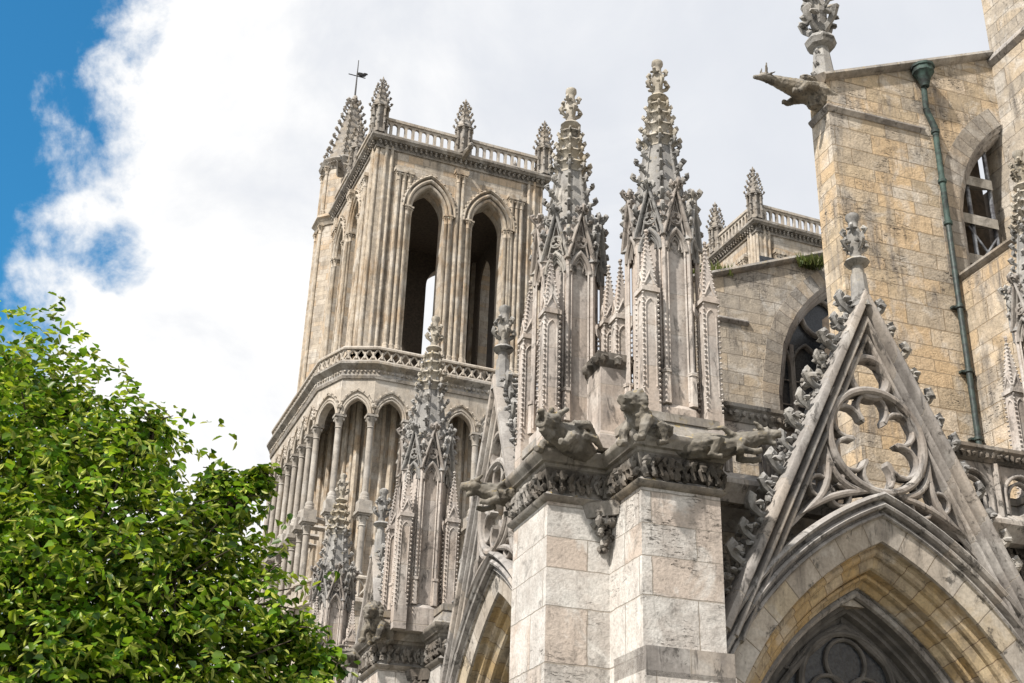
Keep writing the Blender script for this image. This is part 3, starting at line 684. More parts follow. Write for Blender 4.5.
# block pedestal between the two pinnacles
m = M(); m.box(-.34, .34, -.34, .34, -.28, 1.45); m.box(-.38, .38, -.38, .38, -.3, -.02); m.prismxy([(-.38, -.38), (.38, -.38), (.38, .38), (-.38, .38)], -.02, .08, [(-.34, -.34), (.34, -.34), (.34, .34), (-.34, .34)])
pb = thing('pedestal', 'plain pale stone pedestal with carved cap wedged between the two tall pinnacles', 'pedestal', P(.02, 1.5, 10.65), NA)
m.build('block', 'pinn', pb)
m = M(); m.prismxy([(-.34, -.34), (.34, -.34), (.34, .34), (-.34, .34)], 1.45, 1.6, [(-.43, -.43), (.43, -.43), (.43, .43), (-.43, .43)]); m.box(-.43, .43, -.43, .43, 1.6, 1.75)
for x in (-.3, 0, .3):
    for s_ in (-1, 1): m.blob((x, s_ * .41, 1.6), .1, .3); m.blob((s_ * .41, x, 1.6), .1, .3)
m.build('carved_cap', 'frieze', pb)

# ------------------------------------------------------------------ buttress piers
def entab(T, path, z, closed=True, n=.16):
    m = M()
    m.sweep(path, [(-.4, z - .06), (.02, z - .06), (.1, z), (.12, z + .05), (.04, z + .09), (.02, z + .13), (-.4, z + .13)], closed, 'xy')
    m.sweep(path, [(-.4, z + .58), (.05, z + .58), (.1, z + .62), (.11, z + .68), (.18, z + .70), (.21, z + .76), (.27, z + .82), (.29, z + .86), (.29, z + .93), (.25, z + .97), (-.1, z + 1.06), (-.4, z + 1.08)], closed, 'xy')
    m.build('cornice', 'cornice', T)
    m = M(); m.sweep(path, [(-.4, z + .12), (-.02, z + .12), (.0, z + .3), (.08, z + .59), (-.4, z + .59)], closed, 'xy')
    pp = path + ([path[0]] if closed else [])
    for a, b in zip(pp[:-1], pp[1:]):
        a = Vector(a); b = Vector(b); L = (b - a).length; d = (b - a) / L; nn_ = Vector((-d.y, d.x)); k = int(L / n)
        for i in range(k):
            c = a + d * (i + .5) * L / k
            for q in range(2):
                e = c + nn_ * (.07 + .05 * q) + d * random.uniform(-.05, .05)
                m.blob((e.x, e.y, z + .22 + .2 * q + random.uniform(-.04, .04)), (.085, .085, .1), .4, 6, 4)
            e = c + nn_ * .13; m.tube([(e.x, e.y, z + .16), (e.x + d.x * .07, e.y + d.y * .07, z + .34), (e.x - d.x * .04, e.y - d.y * .04, z + .52)], [.03, .045, .03], 4)
    m.build('foliage_frieze', 'frieze', T)
foot = [(0, 0), (0, 1.5), (-1.28, 1.5), (-1.28, 3.5), (1.62, 3.5), (1.62, 0)]
def make_pier(label, loc, az):
    T = thing('buttress_pier', label, 'buttress', loc, az, 'buttress piers between the bays')
    m = M(); m.prismxy(foot[::-1], 0, 9.25); m.build('pier_shaft', 'pier', T)
    m = M(); m.prismxy([(x * .97 + .03, y * .98 + .04) for x, y in foot][::-1], 9.2, 10.5); m.build('pier_top', 'pinn', T)
    entab(T, foot, 9.3)
    def offs(path, d):
        o_ = []
        for i, p in enumerate(path):
            a, b, c_ = Vector(path[i - 1]), Vector(p), Vector(path[(i + 1) % len(path)])
            t1 = (b - a).normalized(); t2 = (c_ - b).normalized(); o_.append((b.x + d * (-t1.y - t2.y), b.y + d * (t1.x + t2.x)))
        return o_
    m = M(); m.prismxy(offs(foot, .12)[::-1], 10.3, 10.62, offs(foot, -.02)[::-1]); m.prismxy(offs(foot, .03)[::-1], 10.61, 10.78); m.build('weathered_slope', 'cornice', T)
    # weathered set-off low on the right half
    m = M(); m.sweep([(1.62, 1.2), (1.62, 0), (.1, 0), (.1, 1.3)][::-1], [(-.1, 6.32), (.02, 6.32), (.16, 6.06), (.18, 5.98), (.1, 5.92), (-.1, 5.8)], False, 'xy')
    m.build('set_off', 'mould', T)
    m = M(); m.prismxy([(-.02, -.1), (1.74, -.1), (1.74, 1.2), (-.02, 1.2)], 0, 5.9); m.build('pier_base', 'pier', T)
    # carved corbel in the re-entrant corner
    m = M(); m.prismxy([(-.02, 1.52), (-.02, 1.0), (-.5, 1.52)], 9.0, 9.28, [(0, 1.52), (0, .92), (-.6, 1.52)])
    for i in range(26):
        t = random.random(); m.blob((-random.uniform(.02, .4) * (1 - t * .5), 1.52 - random.uniform(.02, .4) * (1 - t * .5), 9.1 - t * .75), random.uniform(.06, .12) * (1.1 - t * .5), .35)
    m.build('carved_corbel', 'frieze', T)
    return T
pr = make_pier('massive pale corner pier carrying the two tallest pinnacles, with blackened foliage frieze', P(0, 0), NA)
copy_tree(pr, P(-.55, 11.3, -1.25), NA, 'farther pier below the smaller pinnacle, behind the steep left gable')
copy_tree(pr, P(-.7, 23.8, -2.1), NA, 'farthest pier half hidden by the tree, under the farthest pinnacle')
copy_tree(pr, P(9.75, 0, 0), NA, 'pier at the far right edge of the photo beyond the big arch')

# ------------------------------------------------------------------ gargoyles
def carve(name, T, m, mat='garg', vox=.028):
    o = m.build(name, mat, T, 60)
    md = o.modifiers.new('remesh', 'REMESH'); md.mode = 'VOXEL'; md.voxel_size = vox; md.use_smooth_shade = True
    tx = bpy.data.textures.new('worn', 'CLOUDS'); tx.noise_scale = .09; tx.noise_depth = 3
    dm = o.modifiers.new('worn', 'DISPLACE'); dm.texture = tx; dm.strength = .04; dm.mid_level = .5; dm.texture_coords = 'LOCAL'
    return o
def gargoyle(label, loc, az, L=1.0, kind='beast', pitch=0, cat='gargoyle'):
    """local +x points out over the street"""
    T = thing('gargoyle', label, cat, loc, az); T.rotation_euler = (0, -radians(pitch), radians(90 - az))
    m = M(); e = lambda *a: Vector(a)
    if kind == 'fish':      # slim body, gaping round mouth
        m.tube([(-.5, 0, -.08), (-.1, 0, .0), (.25, 0, .1), (.5, 0, .1), (.68, 0, .16)], [.2, .28, .32, .24, .2], 10)
        m.blob((.74, 0, .24), (.22, .25, .2), .06, 10, 8)
        for s_ in (-1, 1):
            m.blob((.84, .12 * s_, .42), (.07, .06, .07), .1); m.tube([(.7, .18 * s_, .36), (.58, .27 * s_, .5), (.5, .26 * s_, .52)], [.08, .05, .02], 6)
            m.tube([(.3, .22 * s_, .02), (.52, .36 * s_, -.06), (.62, .32 * s_, -.22), (.76, .3 * s_, -.24)], [.14, .1, .08, .07], 7)
            m.tube([(.28, .2 * s_, .3), (.0, .32 * s_, .36), (-.35, .3 * s_, .2)], [.1, .1, .03], 6); m.tube([(.1, .26 * s_, .14), (-.2, .36 * s_, .12), (-.5, .3 * s_, .0)], [.1, .09, .03], 6)
        for i in range(16):     # rim of the gaping mouth
            a = 2 * pi * i / 16; m.tube([(.82, cos(a) * .13, .2 + sin(a) * .12), (1.0, cos(a) * .125, .21 + sin(a) * .125)], [.06, .045], 6)
        m.blob((1.0, 0, .36), (.1, .1, .06), .1); m.tube([(.7, 0, -.02), (.96, 0, .04)], [.14, .08], 7)
    elif kind == 'lion':    # crouching, raised head with mane
        m.blob((-.05, 0, .05), (.42, .25, .27), .05, 10, 8); m.blob((.3, 0, .16), (.27, .25, .3), .08, 10, 8)
        m.blob((.5, 0, .42), (.24, .22, .23), .1, 10, 8); m.tube([(.6, 0, .42), (.82, 0, .4)], [.14, .1], 8); m.tube([(.58, 0, .3), (.78, 0, .24)], [.09, .065], 7)
        for i in range(16): a = 2 * pi * i / 16; m.blob((.42, cos(a) * .23, .4 + sin(a) * .24), .085, .3)
        for s_ in (-1, 1):
            m.blob((.46, .17 * s_, .62), (.06, .05, .08), .1); m.blob((.66, .1 * s_, .52), .045, .1)
            m.tube([(.3, .2 * s_, .12), (.48, .26 * s_, -.12), (.5, .22 * s_, -.32), (.66, .2 * s_, -.36)], [.13, .1, .08, .075], 7)
            m.tube([(-.2, .22 * s_, .0), (.08, .32 * s_, -.02), (-.05, .3 * s_, -.28), (.12, .28 * s_, -.32)], [.16, .13, .09, .07], 7)
    elif kind == 'beast':   # long stretched hound
        m.tube([(-.5, 0, 0), (0, 0, .05), (.4 * L, 0, .03), (.72 * L, 0, .1), (.92 * L, 0, .16)], [.24, .27, .22, .2, .14], 10)
        m.blob((1.0 * L, 0, .2), (.2, .16, .16), .08, 9, 7); m.tube([(1.05 * L, 0, .22), (1.3 * L, 0, .22)], [.12, .075], 8); m.tube([(1.02 * L, 0, .1), (1.2 * L, 0, .03)], [.085, .05], 7)
        for s_ in (-1, 1):
            m.tube([(.98 * L, .11 * s_, .3), (.86 * L, .19 * s_, .42)], [.07, .025], 5); m.blob((1.08 * L, .09 * s_, .3), .045, .1)
            m.tube([(.66 * L, .16 * s_, .05), (.6 * L, .27 * s_, -.14), (.82 * L, .24 * s_, -.2), (.95 * L, .22 * s_, -.17)], [.12, .09, .065, .06], 7)
            m.tube([(.05, .2 * s_, .0), (.32, .32 * s_, .0), (.16, .3 * s_, -.24), (.36, .28 * s_, -.28)], [.17, .13, .09, .06], 7)
            m.tube([(.55 * L, .1 * s_, .15), (.35 * L, .28 * s_, .3), (.1 * L, .24 * s_, .3)], [.09, .05, .02], 5)
    else:                   # ox: horns on the thin neck, lump of a body on a dark corbel
        m.tube([(-.4, 0, -.15), (0, 0, -.05), (.5, 0, .02), (1.0, 0, .08), (1.5, 0, .16), (1.8, 0, .18)], [.36, .42, .36, .26, .17, .13], 10)
        m.blob((1.85, 0, .2), (.2, .14, .14), .05, 9, 7); m.tube([(1.9, 0, .18), (2.2, 0, .12)], [.11, .06], 8)
        for s_ in (-1, 1):
            m.tube([(1.8, .08 * s_, .3), (1.84, .16 * s_, .5), (1.8, .14 * s_, .66)], [.05, .04, .015], 6); m.tube([(1.74, .12 * s_, .25), (1.6, .26 * s_, .28)], [.05, .02], 5)
            m.tube([(.3, .3 * s_, .0), (.7, .42 * s_, -.1), (.9, .34 * s_, -.3), (1.1, .3 * s_, -.3)], [.17, .13, .09, .08], 7); m.blob((.5, .25 * s_, .3), (.3, .12, .14), .2)
        m.blob((.15, 0, -.35), (.35, .3, .3), .2, 9, 7)
    carve('body', T, m, 'garg', .02)
    return T
D1 = NA - 180 + 45      # azimuth of (-U -W)... computed below
def azof(v): return math.degrees(atan2(v.x, v.y))
gargoyle('squat gargoyle with wide open mouth at the left corner of the pier cornice', P(-.85, 1.22, 10.33), azof(-U * 1 - W * .55), 1.0, 'fish', 2)
gargoyle('crouching lion gargoyle on the cornice below the tallest pinnacle', P(.16, -.12, 10.30), azof(-U * 1 - W * .45), 1, 'lion', 0)
gargoyle('long hound gargoyle stretching left from the back of the corner pier', P(-1.1, 3.5, 9.95), azof(-U + W * .15), 1.0, 'beast', -4)
gargoyle('hound gargoyle reaching right from the corner pier towards the tracery gable', P(1.2, -.15, 10.1), azof(U - W * .5), 1.15, 'beast', 2)
gargoyle('brown lion gargoyle on the farther pier, below the smaller pinnacle', P(-1.85, 12.7, 8.95), azof(-U - W), 1, 'lion', 0)
gargoyle('pale hound gargoyle low beside the tree, stretching left from the farther pier', P(-2.1, 15.0, 8.6), azof(-U), 1.2, 'beast', 0)

# ------------------------------------------------------------------ window gable bays
def make_bay(label, loc, az):
    T = thing('window_gable', label, 'gable', loc, az, 'tracery gables over the windows')
    PK, SL = 14.5, 2.03
    ft = (3.75, PK - 3.75 * SL)
    rk = [(-ft[0], ft[1]), (0, PK), (ft[0], ft[1])]
    m = M()
    m.sweep(rk, [(-.50, .06), (-.47, -.06), (-.42, -.08), (-.40, .0), (-.395, .12), (-.34, .12), (-.33, -.08), (-.29, -.14), (-.24, -.14), (-.22, -.04), (-.215, .1), (-.15, .1), (-.14, -.1), (-.09, -.2), (-.0, -.22), (.05, -.2), (.08, -.05), (.06, .3), (-.46, .3)])
    m.build('raking_mould', 'mould', T)
    nrm = Vector((SL, 1)).normalized()
    for sg in (-1, 1):
        m = M()
        for k in range(13):
            t = .4 + k * .55; x = t / sqrt(1 + SL * SL); z = PK - x * SL
            if z < 7.6: continue
            m.crocket((sg * (x + nrm[0] * .05), .08, z + nrm[1] * .05), (sg * nrm[0], -.05, nrm[1] * .45), .31 if k % 2 else .37, wide=1.5)
        for k in range(150):
            t = .3 + 7.4 * k / 150 + random.uniform(-.04, .04); x = t / sqrt(1 + SL * SL); z = PK - x * SL
            if z < 7.6: continue
            q = random.uniform(.02, .16) + (.12 if (k % 11) < 5 else 0); yy = random.uniform(-.02, .38)
            m.blob((sg * (x + nrm[0] * q), yy, z + nrm[1] * q), (random.uniform(.05, .1), random.uniform(.05, .1), random.uniform(.04, .09)), .4, 5, 4)
        m.build('leafy_rake', 'spire', T)
    m = M(); m.lathe([(.3, -.35), (.2, 0), (.17, .5)], (0, .05, PK + .05), 8); finial(m, PK + .7, 1.15, 0, .05); m.build('finial', 'spire', T)
    # tracery
    m = M(); B = BAR(.15, -.04, .26, .3)
    m.sweep(circ(0, 12.58, .46), B, True); m.sweep(circ(0, 11.13, 1.12, 40), BAR(.16, -.1, .28, .3), True)
    foils(m, 0, 11.13, 1.07, 6, .085, .0, .24)
    for sg in (-1, 1):
        tri = []
        A, Bp, C = Vector((sg * 1.78, 9.42)), Vector((sg * .42, 9.98)), Vector((sg * 1.2, 10.72))
        def arcpt(a, b, bul):
            o_ = []
            for i in range(8):
                t = i / 8; p = a.lerp(b, t); d = (b - a).normalized(); nn_ = Vector((-d.y, d.x)); o_.append(tuple(p + nn_ * bul * 4 * t * (1 - t) * sg))
            return o_
        tri = arcpt(A, C, .22) + arcpt(C, Bp, .22) + arcpt(Bp, A, .1)
        if sg > 0: tri = tri
        m.sweep(tri, BAR(.13, -.06, .26, .3), True)
        foils(m, sg * 1.14, 10.04, .5, 3, .07, .0, .22, pi / 2 + sg * .3)
        m.tube([(sg * .45, .1, 12.1), (sg * .72, .1, 12.2)], .05, 5)
        m.tube([(sg * 1.75, .1, 9.45), (sg * 2.3, .1, 8.9)], .06, 5); m.sweep(circ(sg * .78, 12.02, .2, 14), BAR(.06, -.0, .2, .3), True)
    m.build('tracery', 'trac', T)
    # arch orders: shared centres
    c, zc_, Rr = 2.89, 2.74, 7.84
    def arc(R_, zlow=2.74, n=26):
        th1 = math.acos(c / R_); L = []; tm = math.acos(c / Rr)
        for i in range(n + 1): t = th1 * i / n; L.append((c - R_ * cos(t), zc_ + R_ * sin(t)))
        L = [(L[0][0], .3)] + L
        return L + [(-x, z) for x, z in L[-2::-1]]
    A_ = arc(Rr)
    def order(name, mat, prof):
        m = M(); rings = []; k0 = {'outer_order': 0, 'second_order': 3.2, 'third_order': 6.9, 'inner_order': 10, 'hood_mould': 13, 'window_reveal': 17}[name]
        for d, y in prof: rings.append([(x, y, z) for x, z in arc(Rr + d)])
        pl = [k0 + .2]
        for a, b in zip(prof[:-1], prof[1:]): pl.append(pl[-1] + hypot(a[0] - b[0], a[1] - b[1]))
        us = [0]
        for a, b in zip(rings[0][:-1], rings[0][1:]): us.append(us[-1] + (Vector(b) - Vector(a)).length)
        n_ = len(us)
        def ru(R_):
            um = (Rr - 1) * math.acos(c / Rr) + 2; a = [0] + [(Rr - 1) * math.acos(c / R_) * i / 26 + 2 for i in range(27)]
            return a + [2 * um - u for u in a[-2::-1]]
        US = [ru(Rr + d) for d, y in prof]
        for q in range(len(prof) - 1):
            V = rings[q] + rings[q + 1]
            m.add(V, [(i, n_ + i, n_ + i + 1, i + 1) for i in range(n_ - 1)], [[(US[q][i] + k0, pl[q]), (US[q + 1][i] + k0, pl[q + 1]), (US[q + 1][i + 1] + k0, pl[q + 1]), (US[q][i + 1] + k0, pl[q])] for i in range(n_ - 1)])
        return m.build(name, mat, T)
    order('hood_mould', 'mould', [(.0, .36), (.02, .0), (-.01, -.1), (-.06, -.14), (-.11, -.1), (-.13, -.02), (-.135, .05), (-.19, .05), (-.20, -.05), (-.25, -.1), (-.30, -.08), (-.32, .0), (-.325, .08), (-.37, .08), (-.38, .03), (-.43, .0), (-.46, .04)])
    order('outer_order', 'vousp', [(-.455, .04), (-.47, .09), (-.90, .14), (-.92, .2)])
    order('second_order', 'vous', [(-.92, .2), (-.925, .34), (-.95, .38), (-1.00, .36), (-1.06, .38), (-1.10, .44), (-1.11, .52), (-1.13, .52), (-1.28, .60), (-1.31, .66)])
    order('third_order', 'vous', [(-1.31, .66), (-1.315, .84), (-1.33, .86), (-1.36, .82), (-1.41, .84), (-1.43, .9), (-1.435, 1.0), (-1.53, 1.1), (-1.54, 1.14)])
    order('inner_order', 'mould', [(-1.54, 1.14), (-1.545, 1.24), (-1.56, 1.22), (-1.62, 1.18), (-1.68, 1.22), (-1.70, 1.3)])
    order('window_reveal', 'darkgrey', [(-1.70, 1.3), (-1.72, 1.5), (-1.80, 1.5), (-1.82, 1.62), (-1.90, 1.62), (-1.93, 1.8), (-2.05, 1.85), (-2.1, 2.1)])
    # spandrel wall behind the hood up to the parapet line
    top = 9.05
    m = M(); al = [(x, z) for x, z in arc(Rr - 2.05)]
    inn = [(x, z) for x, z in al]
    poly = [(-4.3, 0.0)] + [(inn[0][0], 0.0)] + inn + [(inn[-1][0], 0.0), (4.3, 0.0), (4.3, 10.25), (-4.3, 10.25)]
    m.prismxz(poly, 1.88, 2.12); m.build('bay_wall', 'greywall', T)
    # spandrels between hood and rakes in the front plane
    m = M(); hd = arc(Rr + .0)
    L = [p for p in hd if p[0] <= 0 and p[1] > 3]
    for sg in (-1, 1):
        q = [(x * (1 if sg < 0 else -1), z) for x, z in L if z < 8.3]
        poly = q + [(sg * 3.05, PK - 3.05 * SL - .5)] if False else None
        edge = [(x, z, sg * (PK - z) / SL * 1.0 - sg * .3) for x, z in q]
        for (xa, za, ea), (xb, zb, eb) in zip(edge[:-1], edge[1:]):
            if abs(ea) > abs(xa) and abs(eb) > abs(xb):
                m.add([(xa, .1, za), (ea, .1, za), (eb, .1, zb), (xb, .1, zb), (xa, .35, za), (ea, .35, za), (eb, .35, zb), (xb, .35, zb)], [(0, 1, 2, 3), (7, 6, 5, 4), (0, 4, 5, 1), (1, 5, 6, 2), (2, 6, 7, 3), (3, 7, 4, 0)])
    if m.v: m.build('spandrel', 'trac', T)
    # window: tracery and leaded glass
    wt = M(); aw = arc(Rr - 2.12)
    wt.sweep(aw, BAR(.14, 1.72, 1.95, .3))
    wt.sweep(parch(-1.15, 4.3, 1.1, 1.7), BAR(.1, 1.74, 1.95)); wt.sweep(parch(1.15, 4.3, 1.1, 1.7), BAR(.1, 1.74, 1.95))
    wt.sweep(circ(0, 6.45, 1.08, 36), BAR(.13, 1.7, 1.95), True)
    wt.sweep(parch(0, 5.2, 1.75, 2.5, 12), BAR(.1, 1.74, 1.95))
    for k in range(3): a = pi / 2 + k * 2 * pi / 3; wt.sweep(circ(cos(a) * .5, 6.45 + sin(a) * .5, .46, 20), BAR(.08, 1.76, 1.95), True)
    for sg in (-1, 1):
        wt.sweep(circ(sg * 1.15, 5.15, .55, 20), BAR(.07, 1.78, 1.95), True); wt.sweep(circ(sg * 1.35, 7.0, .28, 16), BAR(.06, 1.78, 1.95), True)
    for x in (-2.05, -1.05, 0, 1.05, 2.05): wt.box(x - .06, x + .06, 1.76, 1.93, .8, 4.2 if x else 5.0)
    wt.tube([(0, 1.84, 7.45), (0, 1.84, 8.1)], .05, 5)
    wo = wt.build('window_tracery', 'darkgrey', T)
    gm = M(); gl = [(x, z) for x, z in arc(Rr - 2.08) if z > .6]; gm.prismxz([(gl[0][0], .6)] + gl + [(gl[-1][0], .6)], 1.86, 1.89); gm.build('glass', 'glass', wo)
    bm_ = M()
    for k in range(12): bm_.box(-2.6, 2.6, 1.80, 1.82, 1 + k * .5, 1.02 + k * .5)
    return T
bay = make_bay('large tracery gable with crocketed edges over the ochre pointed arch, right half of the photo', P(5.52, .45), NA)
copy_tree(bay, P(-.35, 7.75), NA + 90, 'steeply foreshortened tracery gable directly left of the corner pier')
copy_tree(bay, P(-.55, 20.0, -1.2), NA + 90, 'small distant gable left of the smaller pinnacle, partly behind the tree')

# roof terrace behind the bays and low parapets
def parapet(label, loc, az, n):
    T = thing('pierced_parapet', label, 'parapet', loc, az, 'pierced parapets along the aisle roof')
    st = 1.28; m = M(); m.wallarch(0, n * st, .0, 1.12, [((i + .5) * st, .48, .42, .5, .0) for i in range(n)], 0, .2)
    for i in range(n):
        m.sweep([((i + .5) * st - .46, 0)] + parch((i + .5) * st, .42, .46, .5, 8) + [((i + .5) * st + .46, 0)], BAR(.08, -.08, .1)); m.sweep(parch((i + .5) * st, .38, .34, .4, 8), BAR(.06, -.02, .12)); m.tube([((i + .5) * st - .34, .05, .38), ((i + .5) * st - .34, .05, 0)], .04, 5); m.tube([((i + .5) * st + .34, .05, .38), ((i + .5) * st + .34, .05, 0)], .04, 5)
        m.tube([(i * st, -.06, -.1), (i * st, -.06, 1.1)], .07, 6)
    m.build('arcading', 'trac', T)
    m = M(); L = n * st
    m.sweep([(L, 0), (0, 0)], [(-.25, 1.12), (.04, 1.12), (.1, 1.2), (.14, 1.34), (.2, 1.38), (.2, 1.46), (.1, 1.5), (-.25, 1.5)], False, 'xy')
    for i in range(int(L / .16)): m.blob((i * .16 + .08, -.12, 1.26), .075, .4, 5, 4)
    m.build('top_rail', 'frieze', T)
    m = M(); m.sweep([(L, 0), (0, 0)], [(-.3, -.62), (.0, -.62), (.05, -.5), (.25, -.3), (.25, -.2), (.1, -.1), (.02, .0), (-.3, .0)], False, 'xy'); m.build('bottom_rail', 'mould', T)
    return T
parapet('pierced parapet seen between the corner pier and the big gable', P(.9, 1.05, 10.2), NA, 3)
parapet('pierced parapet running right behind the big gable towards the photo edge', P(7.6, 1.05, 10.2), NA, 3)
T = thing('aisle_roof', 'dark lead aisle roof behind the pierced parapets', 'roof', P(0, 0), NA)
m = M(); m.box(1.65, 12.7, 2.7, 5.95, 9.7, 10.15); m.build('lead_flat', 'lead', T)
m = M(); m.box(1.2, 14, 6.95, 36, 9.0, 10.1); m.box(1.66, 12, 1.8, 2.6, 8.0, 10.2); m.build('deck', 'greywall', T)

# ------------------------------------------------------------------ clerestory buttress walls
def butt_wall(label, loc, az, dat):
    T = thing('buttress_wall', label, 'wall', loc, az, 'arched buttress walls above the aisle')
    ul, ur, zl, zr, jx, c, Rr, zs, th, zb, mat = [dat[k] for k in ('ul', 'ur', 'zl', 'zr', 'jx', 'c', 'R', 'zs', 'th', 'zb', 'mat')]
    arcp = []
    for i in range(14):
        x = jx + (ur - jx) * i / 13; arcp.append((x, c[1] + sqrt(max(0, Rr * Rr - (c[0] - x) ** 2)) if x > c[0] - Rr + 1e-3 else c[1]))
    poly = [(ul, zb), (ur, zb), (ur, zs), (jx, zs)] + arcp + [(ur, zr), (ul, zl)]
    m = M(); m.prismxz(poly, 0, th); m.build('masonry', mat, T)
    m = M(); m.sweep([(jx, zs)] + arcp, [(.0, .05), (.0, -.018), (.72, -.018), (.72, .05)]); m.build('arch_ring', 'ring', T)
    m = M(); m.sweep([(jx, zs)] + arcp, [(-.0, -.02), (.06, -.07), (-.1, .02), (-.12, .12), (-.2, .14), (-.3, .3), (-.34, .5), (0, .5)]); m.build('inner_arch', 'mould', T)
    # coping
    m = M(); m.sweep([(ul - .12, zl - .03), (ur, zr)], [(-.16, -.0), (-.1, -.14), (.0, -.2), (.1, -.16), (.16, .0), (.3, th * .5), (.16, th), (.1, th + .15), (-.16, th)]); m.build('coping', 'cornice', T)
    if dat.get('led'):
        u0, u1, z = dat['led']; m = M(); m.sweep([(u1, 0), (u0, 0), (u0, th)], [(-.1, z - .12), (.02, z - .12), (.12, z), (.12, z + .05), (.0, z + .14), (-.1, z + .14)], False, 'xy'); m.build('string_course', 'mould', T)
    return T
WA = dict(ul=9.0, ur=15.32, zl=25.35, zr=28.0, jx=13.25, c=(18.4, 21), R=5.2, zs=19.3, th=.95, zb=9.5, mat='warm', led=(9.0, 12.3, 24.25))
wa = butt_wall('warm ochre buttress wall with copper downpipe and half arch, upper right', P(0, 6), NA, WA)
# lower thickening of the left return
if 0: m = M(); m.prismxy([(8.9, -.001), (9.0, -.001), (9.0, 1.05), (8.9, 1.05)], 9.5, 20.0); m.prismxy([(8.9, 0), (9.0, 0), (9.0, 1.05), (8.9, 1.05)], 20.0, 20.15, [(8.99, 0), (9.0, 0), (9.0, 1.05), (8.99, 1.05)]); m.build('lower_return', 'warm', wa)
WB = dict(ul=9.4, ur=17.5, zl=24.0, zr=27.2, jx=13.35, c=(19.4, 20.2), R=6.05, zs=16, th=.95, zb=9.5, mat='greywall', led=(9.4, 12.2, 22.75))
wb = butt_wall('greyer buttress wall with sloping weedy coping, between tallest pinnacle and ochre wall', P(0, 17), NA, WB)
# wall running towards the camera on the right
T = thing('transept_wall', 'tall pale wall on the right edge, with sloping sill and stepped upper part', 'wall', P(0, 0), NA)
m = M(); m.box(12.8, 14.2, -9, 5.99, 0, 19.25); m.build('lower_wall', 'warm', T)
m = M(); m.box(15.3, 18, -9, 6.9, 15, 27.6); m.box(15.3, 18, -9, 5.95, 27.602, 38); m.box(14.2, 15.29, -9, 5.98, 15, 19.0); m.build('upper_wall', 'greywall', T)
m = M(); m.sweep([(12.8, -9), (12.8, 5.99)], [(-.1, 19.08), (.02, 19.08), (.12, 19.2), (.12, 19.27), (-2.3, 19.7), (-2.3, 19.2)], False, 'xy')
m.build('sill', 'cornice', T)
m = M(); m.sweep([(15.3, -9), (15.3, 7)], [(-.1, 27.5), (.02, 27.5), (.14, 27.65), (.14, 27.72), (.0, 27.95), (-.1, 27.95)], False, 'xy'); m.build('string_course', 'mould', T)

# louvred window framed by the half arch
def louvre(label, loc, az, x0, x1, z0, z1, n):
    T = thing('louvred_opening', label, 'louvres', loc, az)
    m = M(); m.box(x0 - .4, x1 + .5, .75, .85, z0 - .5, z1 + 1.2); m.build('shade_backing', 'dark', T)  # dark sheet added to stand for the shade inside the opening
    m = M(); dz = (z1 - z0) / n
    for k in range(n):
        z = z0 + dz * (k + .3); m.add([(x0, -.25, z), (x1, -.25, z), (x1, .6, z + .5), (x0, .6, z + .5), (x0, -.25, z + .34), (x1, -.25, z + .34), (x1, .6, z + .8), (x0, .6, z + .8)], [(3, 2, 1, 0), (4, 5, 6, 7), (0, 1, 5, 4), (1, 2, 6, 5), (2, 3, 7, 6), (3, 0, 4, 7)])
    m.build('slats', 'slat', T)
    m = M(); 
    for x in (x0 + (x1 - x0) * .45, x1): m.tube([(x, -.1, z0 - .3), (x, -.1, z1 + .3)], .07, 8)
    m.tube([(x0 + .5, -.12, z0 + .2), (x1, -.12, z0 + 1.6)], .04, 6); m.tube([(x0 + .5, -.12, z0 + 1.8), (x1, -.12, z0 + .4)], .04, 6)
    m.build('scaffold_bars', 'steel', T)
    return T
louvre('slatted louvres with steel bars inside the half arch of the ochre wall', P(0, 6.45), NA, 13.25, 14.75, 19.6, 25.2, 4)
T = thing('leaded_window', 'dark leaded window with grey mullions inside the arch of the greyer wall', 'window', P(0, 17.6), NA)
m = M(); m.box(13.3, 17.6, .1, .14, 15.8, 26.3); m.build('glass', 'glass', T)
m = M()
for x in (14.3, 15.6, 16.9): m.box(x - .09, x + .09, -.12, .1, 15.8, 22.5)
for x in (14.3, 15.6, 16.9): m.sweep(parch(x + .65, 21.6, .62, 1.0, 8), BAR(.12, -.12, .1)); m.sweep(parch(x - .65, 21.6, .62, 1.0, 8), BAR(.12, -.12, .1))
m.sweep(circ(15.7, 23.9, .8, 24), BAR(.14, -.12, .1), True)
for z in (17, 18, 19, 20, 21): m.box(13.3, 17.5, .0, .04, z, z + .05)
m.build('window_tracery', 'mould', T)
T = thing('clerestory_wall', 'shaded nave wall behind the louvres and half arches', 'wall', P(0, 0), NA)
m = M(); m.box(15.4, 17.5, 6.95, 16.95, 9, 23.5); m.box(17.5, 18.4, 16.9, 40, 9, 22); m.build('masonry', 'dark', T)  # dark colour stands in for shade on this wall

